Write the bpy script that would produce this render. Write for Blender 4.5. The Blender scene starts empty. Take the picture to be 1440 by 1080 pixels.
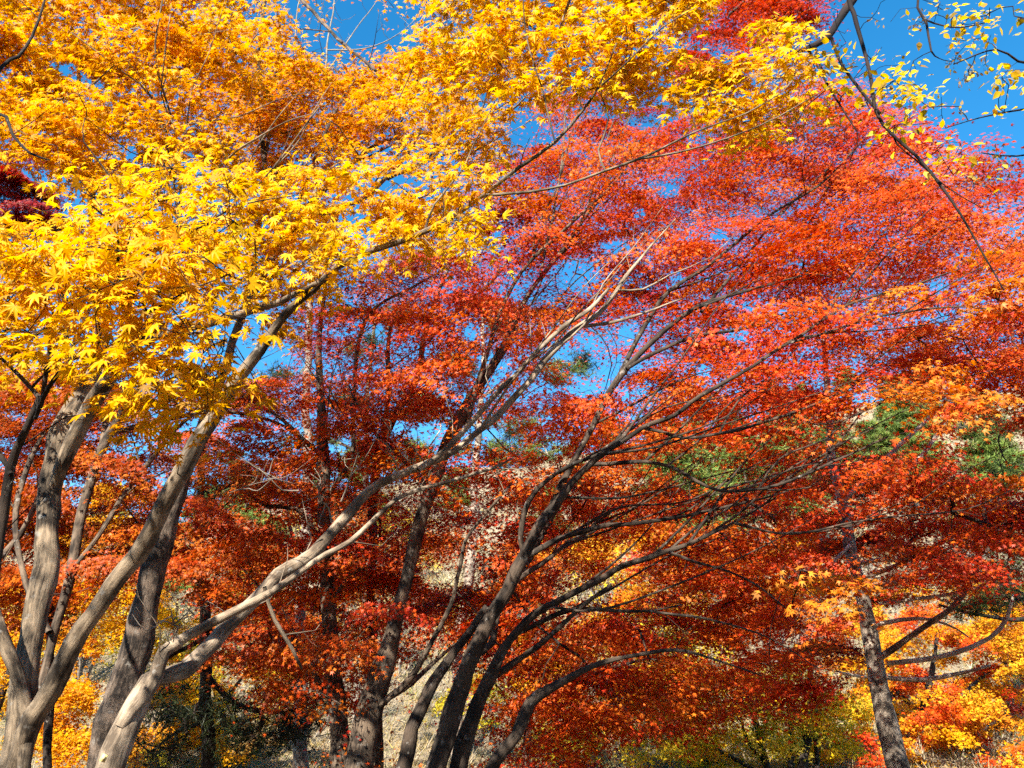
import bpy, math, random
import numpy as np
R = math.radians
rng = np.random.default_rng(11)
scene = bpy.context.scene
COL = scene.collection

# ------------------------------------------------------------------ camera, sky, sun, exposure
FPX, PITCH, EYE = 1088.0, 24.0, 1.6          # focal length in photo pixels (1440 wide), tilt up, eye height
cam = bpy.data.cameras.new('camera')
cam.sensor_width = 36.0
cam.lens = 36.0 * FPX / 1440.0
cam.clip_end = 2000.0
cam_ob = bpy.data.objects.new('camera', cam)
cam_ob.location = (0, 0, EYE)
cam_ob.rotation_euler = (R(90 + PITCH), 0, 0)
COL.objects.link(cam_ob)
scene.camera = cam_ob

SUN_EL, SUN_AZ = 37.0, -160.0 # azimuth clockwise from +Y: behind the camera, to its left
SUN = np.array([math.sin(R(SUN_AZ)) * math.cos(R(SUN_EL)), math.cos(R(SUN_AZ)) * math.cos(R(SUN_EL)), math.sin(R(SUN_EL))])
world = bpy.data.worlds.new('World')
scene.world = world
world.use_nodes = True
wn, wl = world.node_tree.nodes, world.node_tree.links
sky = wn.new('ShaderNodeTexSky')
sky.sky_type = 'NISHITA'
sky.sun_disc = False
sky.sun_elevation = R(SUN_EL)
sky.sun_rotation = R(SUN_AZ)
sky.air_density = 1.0
sky.dust_density = 0.0
sky.ozone_density = 3.0
hs = wn.new('ShaderNodeHueSaturation')
hs.inputs['Saturation'].default_value = 1.34
hs.inputs['Hue'].default_value = 0.49
wl.new(sky.outputs[0], hs.inputs['Color'])
wl.new(hs.outputs[0], wn['Background'].inputs[0])
wn['Background'].inputs[1].default_value = 0.10

sun = bpy.data.lights.new('sun', 'SUN')
sun.energy = 5.0
sun.angle = R(0.5)
sun.color = (1.0, 0.94, 0.84)
sun_ob = bpy.data.objects.new('sun', sun)
COL.objects.link(sun_ob)
from mathutils import Vector
sun_ob.rotation_euler = Vector(SUN.tolist()).to_track_quat('Z', 'Y').to_euler()
sun_ob.location = (-20, -20, 30)

scene.view_settings.view_transform = 'Standard'
scene.view_settings.look = 'None'
scene.view_settings.exposure = 1.72
scene.view_settings.gamma = 1.0
scene.view_settings.use_curve_mapping = False
scene.cycles.max_bounces = 6
scene.cycles.diffuse_bounces = 4
scene.cycles.transmission_bounces = 3
scene.cycles.adaptive_threshold = 0.03
scene.cycles.use_denoising = False
scene.cycles.time_limit = 700

# ------------------------------------------------------------------ helpers
CP, SP = math.cos(R(PITCH)), math.sin(R(PITCH))


def P(px, py, Y):
    """point seen at photo pixel (px, py) that stands Y metres in front of the camera on the ground plan"""
    u, v = (px - 720.0) / FPX, (540.0 - py) / FPX
    d = np.array([u, CP - v * SP, SP + v * CP])
    return np.array([0, 0, EYE]) + d * (Y / d[1])


def depth(p):
    return p[..., 1] * CP + (p[..., 2] - EYE) * SP


def project(p):
    z = np.maximum(depth(p), 0.05)
    v = (-p[..., 1] * SP + (p[..., 2] - EYE) * CP) / z
    return 720 + FPX * p[..., 0] / z, 540 - FPX * v


def unit(a):
    return a / np.maximum(np.linalg.norm(a, axis=-1, keepdims=True), 1e-9)


CREST_PX = [(-400, 800), (0, 770), (300, 730), (500, 690), (700, 655), (900, 635), (1050, 605), (1200, 575), (1440, 545), (1900, 500)]
_cr = np.array([P(a, b, 105.0) for a, b in CREST_PX])


def ground_z(x, y):
    x, y = np.asarray(x, float), np.asarray(y, float)
    top = np.interp(x, _cr[:, 0], _cr[:, 2])
    t = np.clip((y - 19.0) / 86.0, 0, 1)
    s = t ** 1.15
    n = (np.sin(x * .23 + y * .11) * np.cos(y * .19 - x * .07) * 1.0 + np.sin(x * .61 + 1.3) * np.sin(y * .53) * .5)
    z = top * s + n * np.clip((y - 17) / 30, 0, 1) * 1.1 + .06 * np.sin(x * 1.1) * np.cos(y * .9)
    return z - np.clip(y - 108, 0, 400) * .12


def mesh_object(name, verts, loops, sizes, mat, parent=None, cols=None, uvs=None, smooth=False, mids=None):
    me = bpy.data.meshes.new(name)
    verts = np.asarray(verts, np.float32)
    loops = np.asarray(loops, np.int32).ravel()
    sizes = np.asarray(sizes, np.int32)
    me.vertices.add(len(verts))
    me.vertices.foreach_set('co', verts.ravel())
    me.loops.add(len(loops))
    me.loops.foreach_set('vertex_index', loops)
    me.polygons.add(len(sizes))
    st = np.zeros(len(sizes), np.int32)
    st[1:] = np.cumsum(sizes)[:-1]
    me.polygons.foreach_set('loop_start', st)
    if smooth:
        me.polygons.foreach_set('use_smooth', np.ones(len(sizes), bool))
    if uvs is not None:
        l = me.uv_layers.new(name='bark')
        l.data.foreach_set('uv', np.asarray(uvs, np.float32).ravel())
    me.update(calc_edges=True)
    if cols is not None:
        a = me.attributes.new('leaf_colour', 'FLOAT_COLOR', 'POINT')
        c = np.ones((len(verts), 4), np.float32)
        c[:, :3] = cols
        a.data.foreach_set('color', c.ravel())
    for mm in (mat if isinstance(mat, (list, tuple)) else [mat]): me.materials.append(mm)
    if mids is not None: me.polygons.foreach_set('material_index', np.asarray(mids, np.int32))
    o = bpy.data.objects.new(name, me)
    COL.objects.link(o)
    if parent is not None:
        o.parent = parent
    return o


def tag(o, label=None, cat=None, group=None, kind=None):
    if label: o['label'] = label
    if cat: o['category'] = cat
    if group: o['group'] = group
    if kind: o['kind'] = kind
    return o


def empty(name, loc):
    o = bpy.data.objects.new(name, None)
    o.location = loc
    o.empty_display_size = .2
    COL.objects.link(o)
    return o


# ------------------------------------------------------------------ materials
def new_mat(name):
    m = bpy.data.materials.new(name)
    m.use_nodes = True
    return m, m.node_tree.nodes, m.node_tree.links, m.node_tree.nodes['Principled BSDF']


def leaf_mat(name, trans=.42, rough=.42, spec=.45, sat=1.12):
    m, n, l, b = new_mat(name)
    a = n.new('ShaderNodeAttribute'); a.attribute_name = 'leaf_colour'
    l.new(a.outputs['Color'], b.inputs['Base Color'])
    b.inputs['Roughness'].default_value = rough
    b.inputs['Specular IOR Level'].default_value = spec
    t = n.new('ShaderNodeBsdfTranslucent')
    h = n.new('ShaderNodeHueSaturation'); h.inputs['Saturation'].default_value = sat; h.inputs['Value'].default_value = 1.1
    l.new(a.outputs['Color'], h.inputs['Color'])
    l.new(h.outputs[0], t.inputs['Color'])
    mx = n.new('ShaderNodeMixShader'); mx.inputs[0].default_value = trans
    l.new(b.outputs[0], mx.inputs[1]); l.new(t.outputs[0], mx.inputs[2])
    l.new(mx.outputs[0], n['Material Output'].inputs['Surface'])
    return m


def bark_mat(name, light, dark, spots=.25, bump=.5, su=13.0, sv=2.6):
    m, n, l, b = new_mat(name)
    uv = n.new('ShaderNodeUVMap'); uv.uv_map = 'bark'
    mp = n.new('ShaderNodeMapping'); mp.inputs['Scale'].default_value = (su, sv, 1)
    l.new(uv.outputs[0], mp.inputs['Vector'])
    geo = n.new('ShaderNodeTexCoord')
    n1 = n.new('ShaderNodeTexNoise'); n1.inputs['Scale'].default_value = 2.6; n1.inputs['Detail'].default_value = 11; n1.inputs['Roughness'].default_value = .74
    l.new(mp.outputs[0], n1.inputs['Vector'])
    n2 = n.new('ShaderNodeTexNoise'); n2.inputs['Scale'].default_value = 7.0; n2.inputs['Detail'].default_value = 5
    l.new(geo.outputs['Object'], n2.inputs['Vector'])
    ad = n.new('ShaderNodeMath'); ad.operation = 'ADD'
    l.new(n1.outputs['Fac'], ad.inputs[0]); l.new(n2.outputs['Fac'], ad.inputs[1])
    r = n.new('ShaderNodeMapRange'); r.inputs['From Min'].default_value = .86; r.inputs['From Max'].default_value = 1.16
    l.new(ad.outputs[0], r.inputs['Value'])
    mix = n.new('ShaderNodeMix'); mix.data_type = 'RGBA'
    mix.inputs['A'].default_value = (*dark, 1); mix.inputs['B'].default_value = (*light, 1)
    l.new(r.outputs[0], mix.inputs['Factor'])
    # pale lichen patches
    n3 = n.new('ShaderNodeTexNoise'); n3.inputs['Scale'].default_value = 19.0; n3.inputs['Detail'].default_value = 6
    l.new(geo.outputs['Object'], n3.inputs['Vector'])
    r3 = n.new('ShaderNodeMapRange'); r3.inputs['From Min'].default_value = .66 - .1 * spots; r3.inputs['From Max'].default_value = .72
    l.new(n3.outputs['Fac'], r3.inputs['Value'])
    sm = n.new('ShaderNodeMath'); sm.operation = 'MULTIPLY'; sm.inputs[1].default_value = .8 if spots > 0 else 0
    l.new(r3.outputs[0], sm.inputs[0])
    mix2 = n.new('ShaderNodeMix'); mix2.data_type = 'RGBA'
    mix2.inputs['B'].default_value = (.24, .22, .19, 1)
    l.new(sm.outputs[0], mix2.inputs['Factor']); l.new(mix.outputs['Result'], mix2.inputs['A'])
    l.new(mix2.outputs['Result'], b.inputs['Base Color'])
    b.inputs['Roughness'].default_value = .85
    b.inputs['Specular IOR Level'].default_value = .2
    bp = n.new('ShaderNodeBump'); bp.inputs['Strength'].default_value = bump; bp.inputs['Distance'].default_value = .02
    l.new(n1.outputs['Fac'], bp.inputs['Height'])
    l.new(bp.outputs[0], b.inputs['Normal'])
    return m


LEAF = leaf_mat('maple_leaf', .45, .45, .12, 1.15)
LEAF_RED = leaf_mat('red_maple_leaf', .42, .45, .2, 1.2)
NEEDLE = leaf_mat('pine_needle', .15, .55, .3, 1.0)
SCRUB = leaf_mat('dry_scrub', .2, .7, .2, 1.0)
BARK_GREY = bark_mat('grey_maple_bark', (.27, .20, .13), (.034, .025, .017), .5, .5)
BARK_TAN = bark_mat('tan_maple_bark', (.38, .29, .20), (.09, .066, .045), .2, .5)
BARK_DARK = bark_mat('dark_maple_bark', (.05, .036, .027), (.015, .012, .010), .12, .6)
BARK_BROWN = bark_mat('brown_maple_bark', (.17, .122, .082), (.026, .019, .014), .3, .6)
BARK_CLUMP = bark_mat('shade_toned_brown_bark', (.085, .06, .042), (.018, .014, .011), .3, .6)  # brown bark darkened to stand in for foliage shade on the stems
BARK_SCALY = bark_mat('scaly_bark', (.22, .16, .115), (.026, .02, .016), .45, 1.0, 15, 5)
BARK_PINE = bark_mat('pale_conifer_bark', (.46, .37, .28), (.07, .053, .04), .3, .9, 14, 16)  # pale bark, lightened further for sunlight the trunk does not catch
BARK_CHERRY = bark_mat('dark_cherry_bark', (.035, .022, .018), (.012, .009, .009), .0, .4)
BARK_PALE = bark_mat('painted_sun_bark', (.55, .46, .35), (.28, .22, .16), .0, .4)  # raised in tone to paint sunlight onto the shaded side branches
BARK_BARE = bark_mat('pale_bare_bark', (.27, .23, .18), (.15, .12, .095), .0, .3)

# ------------------------------------------------------------------ tubes (trunks, boughs, twigs)
class Tubes:
    def __init__(s):
        s.v, s.l, s.z, s.u, s.n = [], [], [], [], 0

    def add(s, pts, rad, k=8, cap=True, rough=0.0):
        pts, rad = np.asarray(pts, float), np.asarray(rad, float)
        m = len(pts)
        tg = np.empty_like(pts)
        tg[1:-1] = pts[2:] - pts[:-2]; tg[0] = pts[1] - pts[0]; tg[-1] = pts[-1] - pts[-2]
        tg = unit(tg)
        mt = np.abs(tg.mean(0)); ref = np.zeros(3); ref[int(mt.argmin())] = 1
        a = unit(np.cross(tg, ref)); b = np.cross(tg, a)
        th = np.arange(k) * 2 * math.pi / k
        rr = rad[:, None] * np.ones((1, k))
        if rough > 0:
            ln = np.concatenate([[0], np.cumsum(np.linalg.norm(np.diff(pts, axis=0), axis=1))])
            ph = rng.uniform(0, 6.28, 6)
            w = (np.sin(th[None] * 2 + ln[:, None] * 1.7 + ph[0]) * .5 + np.sin(th[None] * 3 - ln[:, None] * 2.9 + ph[1]) * .35
                 + np.sin(th[None] + ln[:, None] * 5.1 + ph[2]) * .35 + np.sin(th[None] * 5 + ln[:, None] * 1.1 + ph[3]) * .2)
            rr = rr * (1 + rough * w)
        ring = pts[:, None] + rr[..., None] * (np.cos(th)[None, :, None] * a[:, None] + np.sin(th)[None, :, None] * b[:, None])
        s.v.append(ring.reshape(-1, 3))
        i = np.arange(m - 1)[:, None] * k; j = np.arange(k)[None]; jn = (j + 1) % k
        q = np.stack([i + j, i + jn, i + k + jn, i + k + j], -1).reshape(-1, 4) + s.n
        s.l.append(q.ravel()); s.z.append(np.full(len(q), 4))
        ln = np.concatenate([[0], np.cumsum(np.linalg.norm(np.diff(pts, axis=0), axis=1))])
        per = 2 * math.pi * max(rad.max(), .004)
        u0 = np.broadcast_to(j / k * per, (m - 1, k)); u1 = np.broadcast_to((j + 1) / k * per, (m - 1, k))
        v0 = np.broadcast_to(ln[:-1, None], (m - 1, k)); v1 = np.broadcast_to(ln[1:, None], (m - 1, k))
        s.u.append(np.stack([np.stack([u0, v0], -1), np.stack([u1, v0], -1), np.stack([u1, v1], -1), np.stack([u0, v1], -1)], 2).reshape(-1, 2))
        s.n += m * k
        if cap:
            s.l.append(np.arange(s.n - k, s.n)); s.z.append(np.array([k])); s.u.append(np.zeros((k, 2)))

    def build(s, name, mat, parent):
        if not s.v: return None
        return mesh_object(name, np.concatenate(s.v), np.concatenate(s.l), np.concatenate(s.z), mat, parent, uvs=np.concatenate(s.u), smooth=True)


def spline(c, step):
    """Catmull-Rom through the rows of c (first three columns are xyz)"""
    c = np.asarray(c, float)
    if len(c) == 2: c = np.array([c[0], c.mean(0), c[1]])
    e = np.vstack([2 * c[0] - c[1], c, 2 * c[-1] - c[-2]])
    out = []
    for i in range(1, len(e) - 2):
        p0, p1, p2, p3 = e[i - 1:i + 3]
        n = max(2, int(np.linalg.norm(p2[:3] - p1[:3]) / step))
        t = np.linspace(0, 1, n, endpoint=False)[:, None]
        out.append(.5 * (2 * p1 + (p2 - p0) * t + (2 * p0 - 5 * p1 + 4 * p2 - p3) * t ** 2 + (3 * p1 - p0 - 3 * p2 + p3) * t ** 3))
    out.append(e[-2:-1])
    return np.vstack(out)


# ------------------------------------------------------------------ leaf shapes: blade in the xy plane, stalk at the origin, tip along +y
def maple_shape(lobes, waist, belly, stalk=True):
    v, f = [(0, 0, 0)], []
    n = len(lobes)
    angs = [a for a, _ in lobes]
    def pol(a, r): return (math.sin(R(a)) * r, math.cos(R(a)) * r, -.16 * r * r)
    sin_i = []
    for i in range(n + 1):
        a = angs[0] - 22 if i == 0 else angs[-1] + 22 if i == n else (angs[i - 1] + angs[i]) / 2
        sin_i.append(len(v)); v.append(pol(a, waist if 0 < i < n else waist * .6))
    for i, (a, L) in enumerate(lobes):
        t = len(v); v.append(tuple(np.array(pol(a, L)) - (0, 0, .05 * L)))
        if belly:
            l_, r_ = len(v), len(v) + 1
            w = math.degrees(math.atan2(belly, .55))
            v.append(pol(a - w, .56 * L)); v.append(pol(a + w, .56 * L))
            f.append([0, sin_i[i], l_, t]); f.append([0, t, r_, sin_i[i + 1]])
        else:
            f.append([0, sin_i[i], t, sin_i[i + 1]])
    if stalk:
        k = len(v)
        v += [(-.012, 0, 0), (.012, 0, 0), (.0, -.55, .06)]
        f.append([k + 2, k + 1, k])
    v = np.array(v); v[:, :2] *= .62          # span of the blade about 1
    return v, f


SHAPE_NEAR = maple_shape([(-118, .5), (-76, .78), (-37, .95), (0, 1.05), (37, .95), (76, .78), (118, .5)], .36, .115)
SHAPE_MID = maple_shape([(-100, .7), (-48, .95), (0, 1.05), (48, .95), (100, .7)], .40, 0, False)
SHAPE_FAR = maple_shape([(-75, .9), (0, 1.0), (75, .9)], .46, 0, False)
SHAPE_OVATE = (np.array([(0, 0, 0), (-.33, .3, .06), (-.27, .62, .05), (0, 1.05, -.08), (.27, .62, .05), (.33, .3, .06), (0, .5, 0), (-.012, -.3, .02), (.012, -.3, .02)]),
               [[0, 6, 2, 1], [6, 3, 2], [0, 5, 4, 6], [6, 4, 3], [0, 7, 8]])


def tuft_shape(n, seed, w=.035, spread=1.0):
    r = np.random.default_rng(seed)
    v, f = [], []
    for i in range(n):
        d = unit(np.array([r.normal() * spread, r.normal() * .5 + .55, r.normal() * spread * .55 + .15]))
        s = unit(np.cross(d, r.normal(size=3))) * w
        k = len(v); v += [tuple(-s), tuple(s), tuple(d * r.uniform(.75, 1.1))]
        f.append([k, k + 1, k + 2])
    return np.array(v), f


SHAPE_NEEDLE = tuft_shape(11, 3)
SHAPE_NEEDLE_FAR = tuft_shape(7, 5, .09)
SHAPE_TWIGS = tuft_shape(7, 8, .03, .7)


class Leaves:
    def __init__(s, shape):
        s.shape = shape
        s.p, s.m, s.c = [], [], []

    def add(s, pos, nrm, dirn, size, col):
        n = unit(nrm)
        d = unit(dirn - n * (dirn * n).sum(-1, keepdims=True))
        x = np.cross(d, n)
        s.p.append(pos)
        s.m.append(np.stack([x, d, n], -1) * np.asarray(size)[:, None, None])
        s.c.append(col)

    def count(s): return sum(len(p) for p in s.p)

    def build(s, name, mat, parent, tubes=None, bark=None):
        if not s.p:
            return tubes.build(name, bark, parent) if tubes else None
        p, m, c = np.concatenate(s.p), np.concatenate(s.m), np.concatenate(s.c)
        V, F = s.shape
        N, k = len(p), len(V)
        bend = rng.uniform(.2, 1.5, N)            # some blades curl more than others
        Vn = np.broadcast_to(V[None], (N, k, 3)).copy()
        Vn[:, :, 2] *= bend[:, None]
        Vn[:, :, 0] *= rng.uniform(.72, 1.08, N)[:, None]
        v = np.einsum('nij,nkj->nki', m, Vn) + p[:, None]
        fl = np.array([i for f in F for i in f]); fz = np.array([len(f) for f in F])
        loops = (np.arange(N)[:, None] * k + fl[None]).ravel()
        v = v.reshape(-1, 3); sz = np.tile(fz, N); cols = np.repeat(c, k, 0)
        if not (tubes and tubes.v): return mesh_object(name, v, loops, sz, mat, parent, cols=cols)
        tv, tl, tz, tu = (np.concatenate(a) for a in (tubes.v, tubes.l, tubes.z, tubes.u))
        return mesh_object(name, np.vstack([v, tv]), np.concatenate([loops, tl + len(v)]), np.concatenate([sz, tz]), [mat, bark], parent,
                           cols=np.vstack([cols, np.full((len(tv), 3), .2)]), uvs=np.vstack([np.zeros((len(loops), 2)), tu]),
                           mids=np.concatenate([np.zeros(len(sz)), np.ones(len(tz))]))


PAL = {
    'Y': [(.84, .51, .008), (.84, .56, .015), (.82, .44, .006), (.78, .37, .006)],
    'G': [(.79, .41, .006), (.72, .32, .005), (.82, .47, .008), (.75, .36, .005)],
    'O': [(.74, .33, .007), (.78, .42, .009), (.70, .26, .007), (.76, .37, .006), (.60, .17, .008)],
    'R': [(.62, .075, .008), (.58, .048, .008), (.68, .12, .008), (.46, .026, .008), (.70, .18, .012)],
    'C': [(.56, .042, .010), (.48, .028, .008), (.62, .075, .010), (.38, .018, .008)],
    'V': [(.69, .095, .010), (.64, .06, .010), (.72, .15, .012), (.74, .20, .016), (.58, .036, .010)],
    'A': [(.70, .13, .014), (.72, .19, .015), (.74, .26, .018), (.64, .07, .02), (.74, .27, .03)],
    'D': [(.60, .085, .010), (.62, .12, .010), (.54, .06, .010), (.66, .17, .012)],
    'M': [(.30, .012, .014), (.25, .009, .010), (.36, .025, .011)],
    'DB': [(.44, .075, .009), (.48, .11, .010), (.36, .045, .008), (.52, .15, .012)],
    'YG': [(.62, .44, .02), (.50, .42, .03), (.70, .44, .012), (.40, .38, .03)],
    'OG': [(.74, .30, .012), (.76, .38, .015), (.66, .20, .012), (.74, .42, .02)],
    'PK': [(.62, .10, .06), (.60, .18, .09), (.66, .25, .08), (.5, .07, .05)],
    'LEM': [(.78, .55, .02), (.72, .50, .02), (.80, .46, .02), (.62, .48, .06)],
    'NG': [(.10, .15, .025), (.14, .20, .03), (.19, .23, .04), (.07, .11, .02)],
    'ND': [(.022, .030, .010), (.03, .04, .012), (.045, .06, .016)],  # needle green darkened: the low boughs' shade put into the colour
    'TAN': [(.42, .34, .22), (.36, .28, .17), (.48, .40, .28), (.40, .30, .13)],
    'SC': [(.50, .36, .10), (.46, .34, .16), (.34, .32, .12), (.52, .28, .08), (.44, .38, .25)],
}


def leaf_colours(pal, n, mixing=.5):
    p = np.array(PAL[pal])
    base = p[rng.integers(len(p))]
    other = p[rng.integers(len(p), size=n)]
    t = (rng.random(n) ** 1.5 * mixing * 2)[:, None].clip(0, 1)
    c = (base * (1 - t) + other * t) * rng.uniform(.68, 1.14, (n, 1))
    br = rng.random(n) < .05                       # a few withered leaves
    c[br] = c[br] * .35 + np.array([.16, .085, .04]) * .65
    return c


# ------------------------------------------------------------------ a tree: traced limbs, grown twigs, sprays of leaves
class Tree:
    def __init__(s, name, label, cat='tree', group=None, bark=BARK_GREY, shape=SHAPE_MID, leaf=LEAF, needle=False):
        s.name, s.label, s.cat, s.group, s.bark, s.leafmat = name, label, cat, group, bark, leaf
        s.limbs, s.npos, s.nrad, s.npar, s.ncnt, s.paths = [], [], [], [], [], []
        s.leaves = Leaves(shape)
        s.twigs = Tubes()
        s.base = None
        s.targets = []
        s.needle, s.bark2, s.girth = needle, None, .38

    def limb(s, pts, kind='branch', Y=None, to_ground=False, wob=.012, label=None, k=None):
        """pts: (px, py, width px[, Y]) along the limb, thick end first"""
        a = []
        n = len(pts)
        for i, q in enumerate(pts):
            if len(q) > 3: y = q[3]
            elif isinstance(Y, tuple): y = Y[0] + (Y[1] - Y[0]) * i / (n - 1)
            else: y = Y
            p = P(q[0], q[1], y)
            a.append([*p, s.girth * q[2] * float(depth(p)) / FPX])
        a = np.array(a)
        if to_ground:
            g = float(ground_z(a[0, 0], a[0, 1]))
            d = a[0, :3] - a[1, :3]
            b = a[0].copy(); b[2] = g - .15
            b[:2] += (d[:2] / max(abs(d[2]), .2)) * min(a[0, 2] - g, 1.2) * .35
            b[3] *= 1.45
            m = (a[0] * .45 + b * .55); m[3] = a[0, 3] * 1.1
            a = np.vstack([b, m, a])
            if s.base is None: s.base = (float(b[0]), float(b[1]), g)
        c = spline(a, .07 if depth(a[-1, :3]) < 7 else .14)
        rad = np.maximum(c[:, 3], .0012)
        L = len(c)
        t = np.arange(L)
        w = np.stack([np.sin(t * .55 + rng.uniform(0, 6)) * .5 + np.sin(t * 1.3 + rng.uniform(0, 6)) * .3 + np.sin(t * .23 + rng.uniform(0, 6)) for _ in range(3)], -1)
        c[:, :3] += w * np.minimum(wob, rad[:, None] * .5)
        kn = np.arange(0, L + 5, 5)                    # nodes: small kinks and steps in thickness
        kk_ = np.stack([np.interp(t, kn, rng.normal(size=len(kn))) for _ in range(4)], -1)
        kk_[:2] = 0
        c[:, :3] += kk_[:, :3] * np.minimum(rad[:, None] * .45, np.where(rad[:, None] > .055, .010, .020))
        rad = rad * (1 + .06 * np.clip(kk_[:, 3], -1.5, 1.5))
        rad = rad * (1 + .05 * np.sin(t * .9 + rng.uniform(0, 6)) + .035 * np.sin(t * 2.1 + rng.uniform(0, 6)))
        s.limbs.append((kind, c[:, :3], rad, label, k))
        for i in range(L):
            s.npos.append(c[i, :3]); s.nrad.append(rad[i]); s.npar.append(-1); s.ncnt.append(0)
        return s

    def side_twigs(s, every=.3, lo=.12, hi=.5, up=.35, rmax=.045, prob=.6):
        """short bare side shoots along the thinner limbs"""
        for kind, pts, rad, label, k in list(s.limbs):
            ln = np.concatenate([[0], np.cumsum(np.linalg.norm(np.diff(pts, axis=0), axis=1))])
            d = every * rng.random()
            while d < ln[-1] * .97:
                i = int(np.searchsorted(ln, d)); d += every * rng.uniform(.4, 1.6)
                if i < 2 or i > len(pts) - 3 or rad[i] > rmax or rng.random() > prob: continue
                tg = unit(pts[i + 1] - pts[i - 1])
                q = rng.normal(size=3); q -= tg * (q @ tg); q = unit(q)
                dr = unit(tg * rng.uniform(.4, 1.0) + q * .8 + np.array([0, 0, up]))
                L = rng.uniform(lo, hi)
                r = min(rad[i] * .4, .002 + L * .006)
                p = pts[i]
                p1 = p + dr * L * .5 + rng.normal(size=3) * L * .07
                p2 = p + unit(dr + rng.normal(size=3) * .25) * L + np.array([0, 0, .08 * L])
                s.twigs.add([p, p1, p2], [r, r * .7, .0008], 4, cap=False)
                for _ in range(rng.integers(0, 3)):
                    u = rng.uniform(.3, .9); b = p * (1 - u) ** 2 + 2 * u * (1 - u) * p1 + u * u * p2 if 0 else p + (p1 - p) * min(1, u * 2) if u < .5 else p1 + (p2 - p1) * (u - .5) * 2
                    e = b + unit(dr + rng.normal(size=3) * .6) * L * rng.uniform(.25, .5)
                    s.twigs.add([b, (b + e) / 2 + rng.normal(size=3) * L * .03, e], [r * .5, r * .4, .0007], 3, cap=False)

    def shoots(s, n, box, Y, ang, L, r0, skip=0):
        """long slender boughs that leave the limbs inside a window of the view and run up and out"""
        nodes = [(li, i) for li, lm in enumerate(s.limbs[skip:], skip) for i in range(4, len(lm[1]) - 4)]
        P_ = np.array([s.limbs[a][1][b] for a, b in nodes]); x, y = project(P_)
        ok = np.where((x > box[0]) & (x < box[2]) & (y > box[1]) & (y < box[3]))[0]
        if not len(ok): return
        for j in rng.choice(ok, n):
            li, i = nodes[j]; p = s.limbs[li][1][i]; r = min(s.limbs[li][2][i] * .6, r0)
            a = R(rng.uniform(*ang)); l = rng.uniform(*L)
            d = np.array([math.cos(a), rng.uniform(-.35, .3), math.sin(a)]) * l
            bend = np.array([0, 0, rng.uniform(-.12, .10) * l])
            c = np.array([[*(p + d * u + bend * u * (1 - u) * 3 + rng.normal(size=3) * .02 * l * (u > 0)), r * (1 - u) + .0015] for u in (0, .2, .45, .7, 1)])
            c = spline(c, .12)
            s.limbs.append(('branch', c[:, :3], c[:, 3], None, None))
            for q in c: s.npos.append(q[:3]); s.nrad.append(q[3]); s.npar.append(-1); s.ncnt.append(0)

    def limb_nodes(s): return np.array([p for p, q in zip(s.npos, s.npar) if q == -1])

    def grow(s, thin=.0016, power=.5, most=.02, bark=None, straight=.16, twiglets=None):
        """joins every spray to the nearest wood, then thickens each twig by what it carries"""
        if s.targets:
            tg = np.array([t[0] for t in s.targets])
            lim = np.array(s.npos)
            dmin = np.array([((lim - t) ** 2).sum(1).min() for t in tg])
            cap = len(lim) + len(tg) * 9
            pos = np.zeros((cap, 3)); pos[:len(lim)] = lim
            rads = np.array(s.nrad)
            thick = np.zeros(cap); thick[:len(lim)] = np.where(rads > .035, .35, 0)
            n = len(lim); nl = n
            par = [-1] * n; cnt = [0] * n
            chains = []
            for i in np.argsort(dmin):
                t = tg[i]
                d = np.sqrt(((pos[:n] - t) ** 2).sum(1)) + thick[:n]
                j = int(d.argmin())
                p = pos[j]
                dist = np.linalg.norm(t - p)
                m = int(np.clip(dist / .18, 2, 7))
                u = np.linspace(0, 1, m + 1)[1:, None]
                mid = (p + t) / 2 + rng.normal(size=3) * dist * straight + np.array([0, 0, .06 * dist])
                q = (1 - u) ** 2 * p + 2 * u * (1 - u) * mid + u ** 2 * t
                q[:-1] += rng.normal(size=(m - 1, 3)) * dist * .018
                ch = [j]
                for r in q:
                    pos[n] = r; par.append(ch[-1]); cnt.append(0); ch.append(n); n += 1
                cnt[n - 1] = 1
                chains.append(ch)
            cnt = np.array(cnt, float)
            for i in range(n - 1, nl - 1, -1):
                if par[i] >= 0: cnt[par[i]] += cnt[i]
            rad = np.minimum(thin * np.maximum(cnt, 1) ** power, most)
            rad[:nl] = rads
            for ch in chains:
                r = rad[ch].copy()
                r[0] = min(r[1] * 1.15, r[0])
                s.twigs.add(pos[ch], r, 5 if r.max() > .008 else 3, cap=False)

    def spray(s, c, n, Rh, size, pal, thick=.2, droop=.25, face=(.45, .7, .45), axis=None, twiglets=0, keep=None, tier=None):
        """a tier of foliage: a flattened, slightly drooping fan of leaves about the point c"""
        s.targets.append((c,))
        n = int(max(n, 1))
        a = rng.uniform(0, 6.283, n)
        r = np.sqrt(rng.random(n)) * Rh * rng.uniform(.6, 1.15, n)
        sq = rng.uniform(.55, 1.0)
        ax = rng.uniform(0, 6.283)
        if tier: ax, sq = rng.normal() * .5, rng.uniform(.4, .75)
        lx, ly = r * np.cos(a), r * np.sin(a) * sq
        off = np.stack([lx * math.cos(ax) - ly * math.sin(ax), lx * math.sin(ax) + ly * math.cos(ax), np.zeros(n)], -1)
        tilt = rng.normal(size=2) * .22
        off[:, 2] = off[:, 0] * tilt[0] + off[:, 1] * tilt[1] - droop * r * r / max(Rh, .01) + rng.normal(size=n) * Rh * thick
        pos = c + off
        col = leaf_colours(pal, n)
        if keep is not None:
            k = keep(pos)
            pos, off, col, n = pos[k], off[k], col[k], int(k.sum())
            if n == 0: return
        nr = np.array([0, 0, 1.0]) * face[0] + SUN * face[1] + rng.normal(size=(n, 3)) * face[2]
        if tier: nr = nr + rng.normal(size=3) * tier
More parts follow.
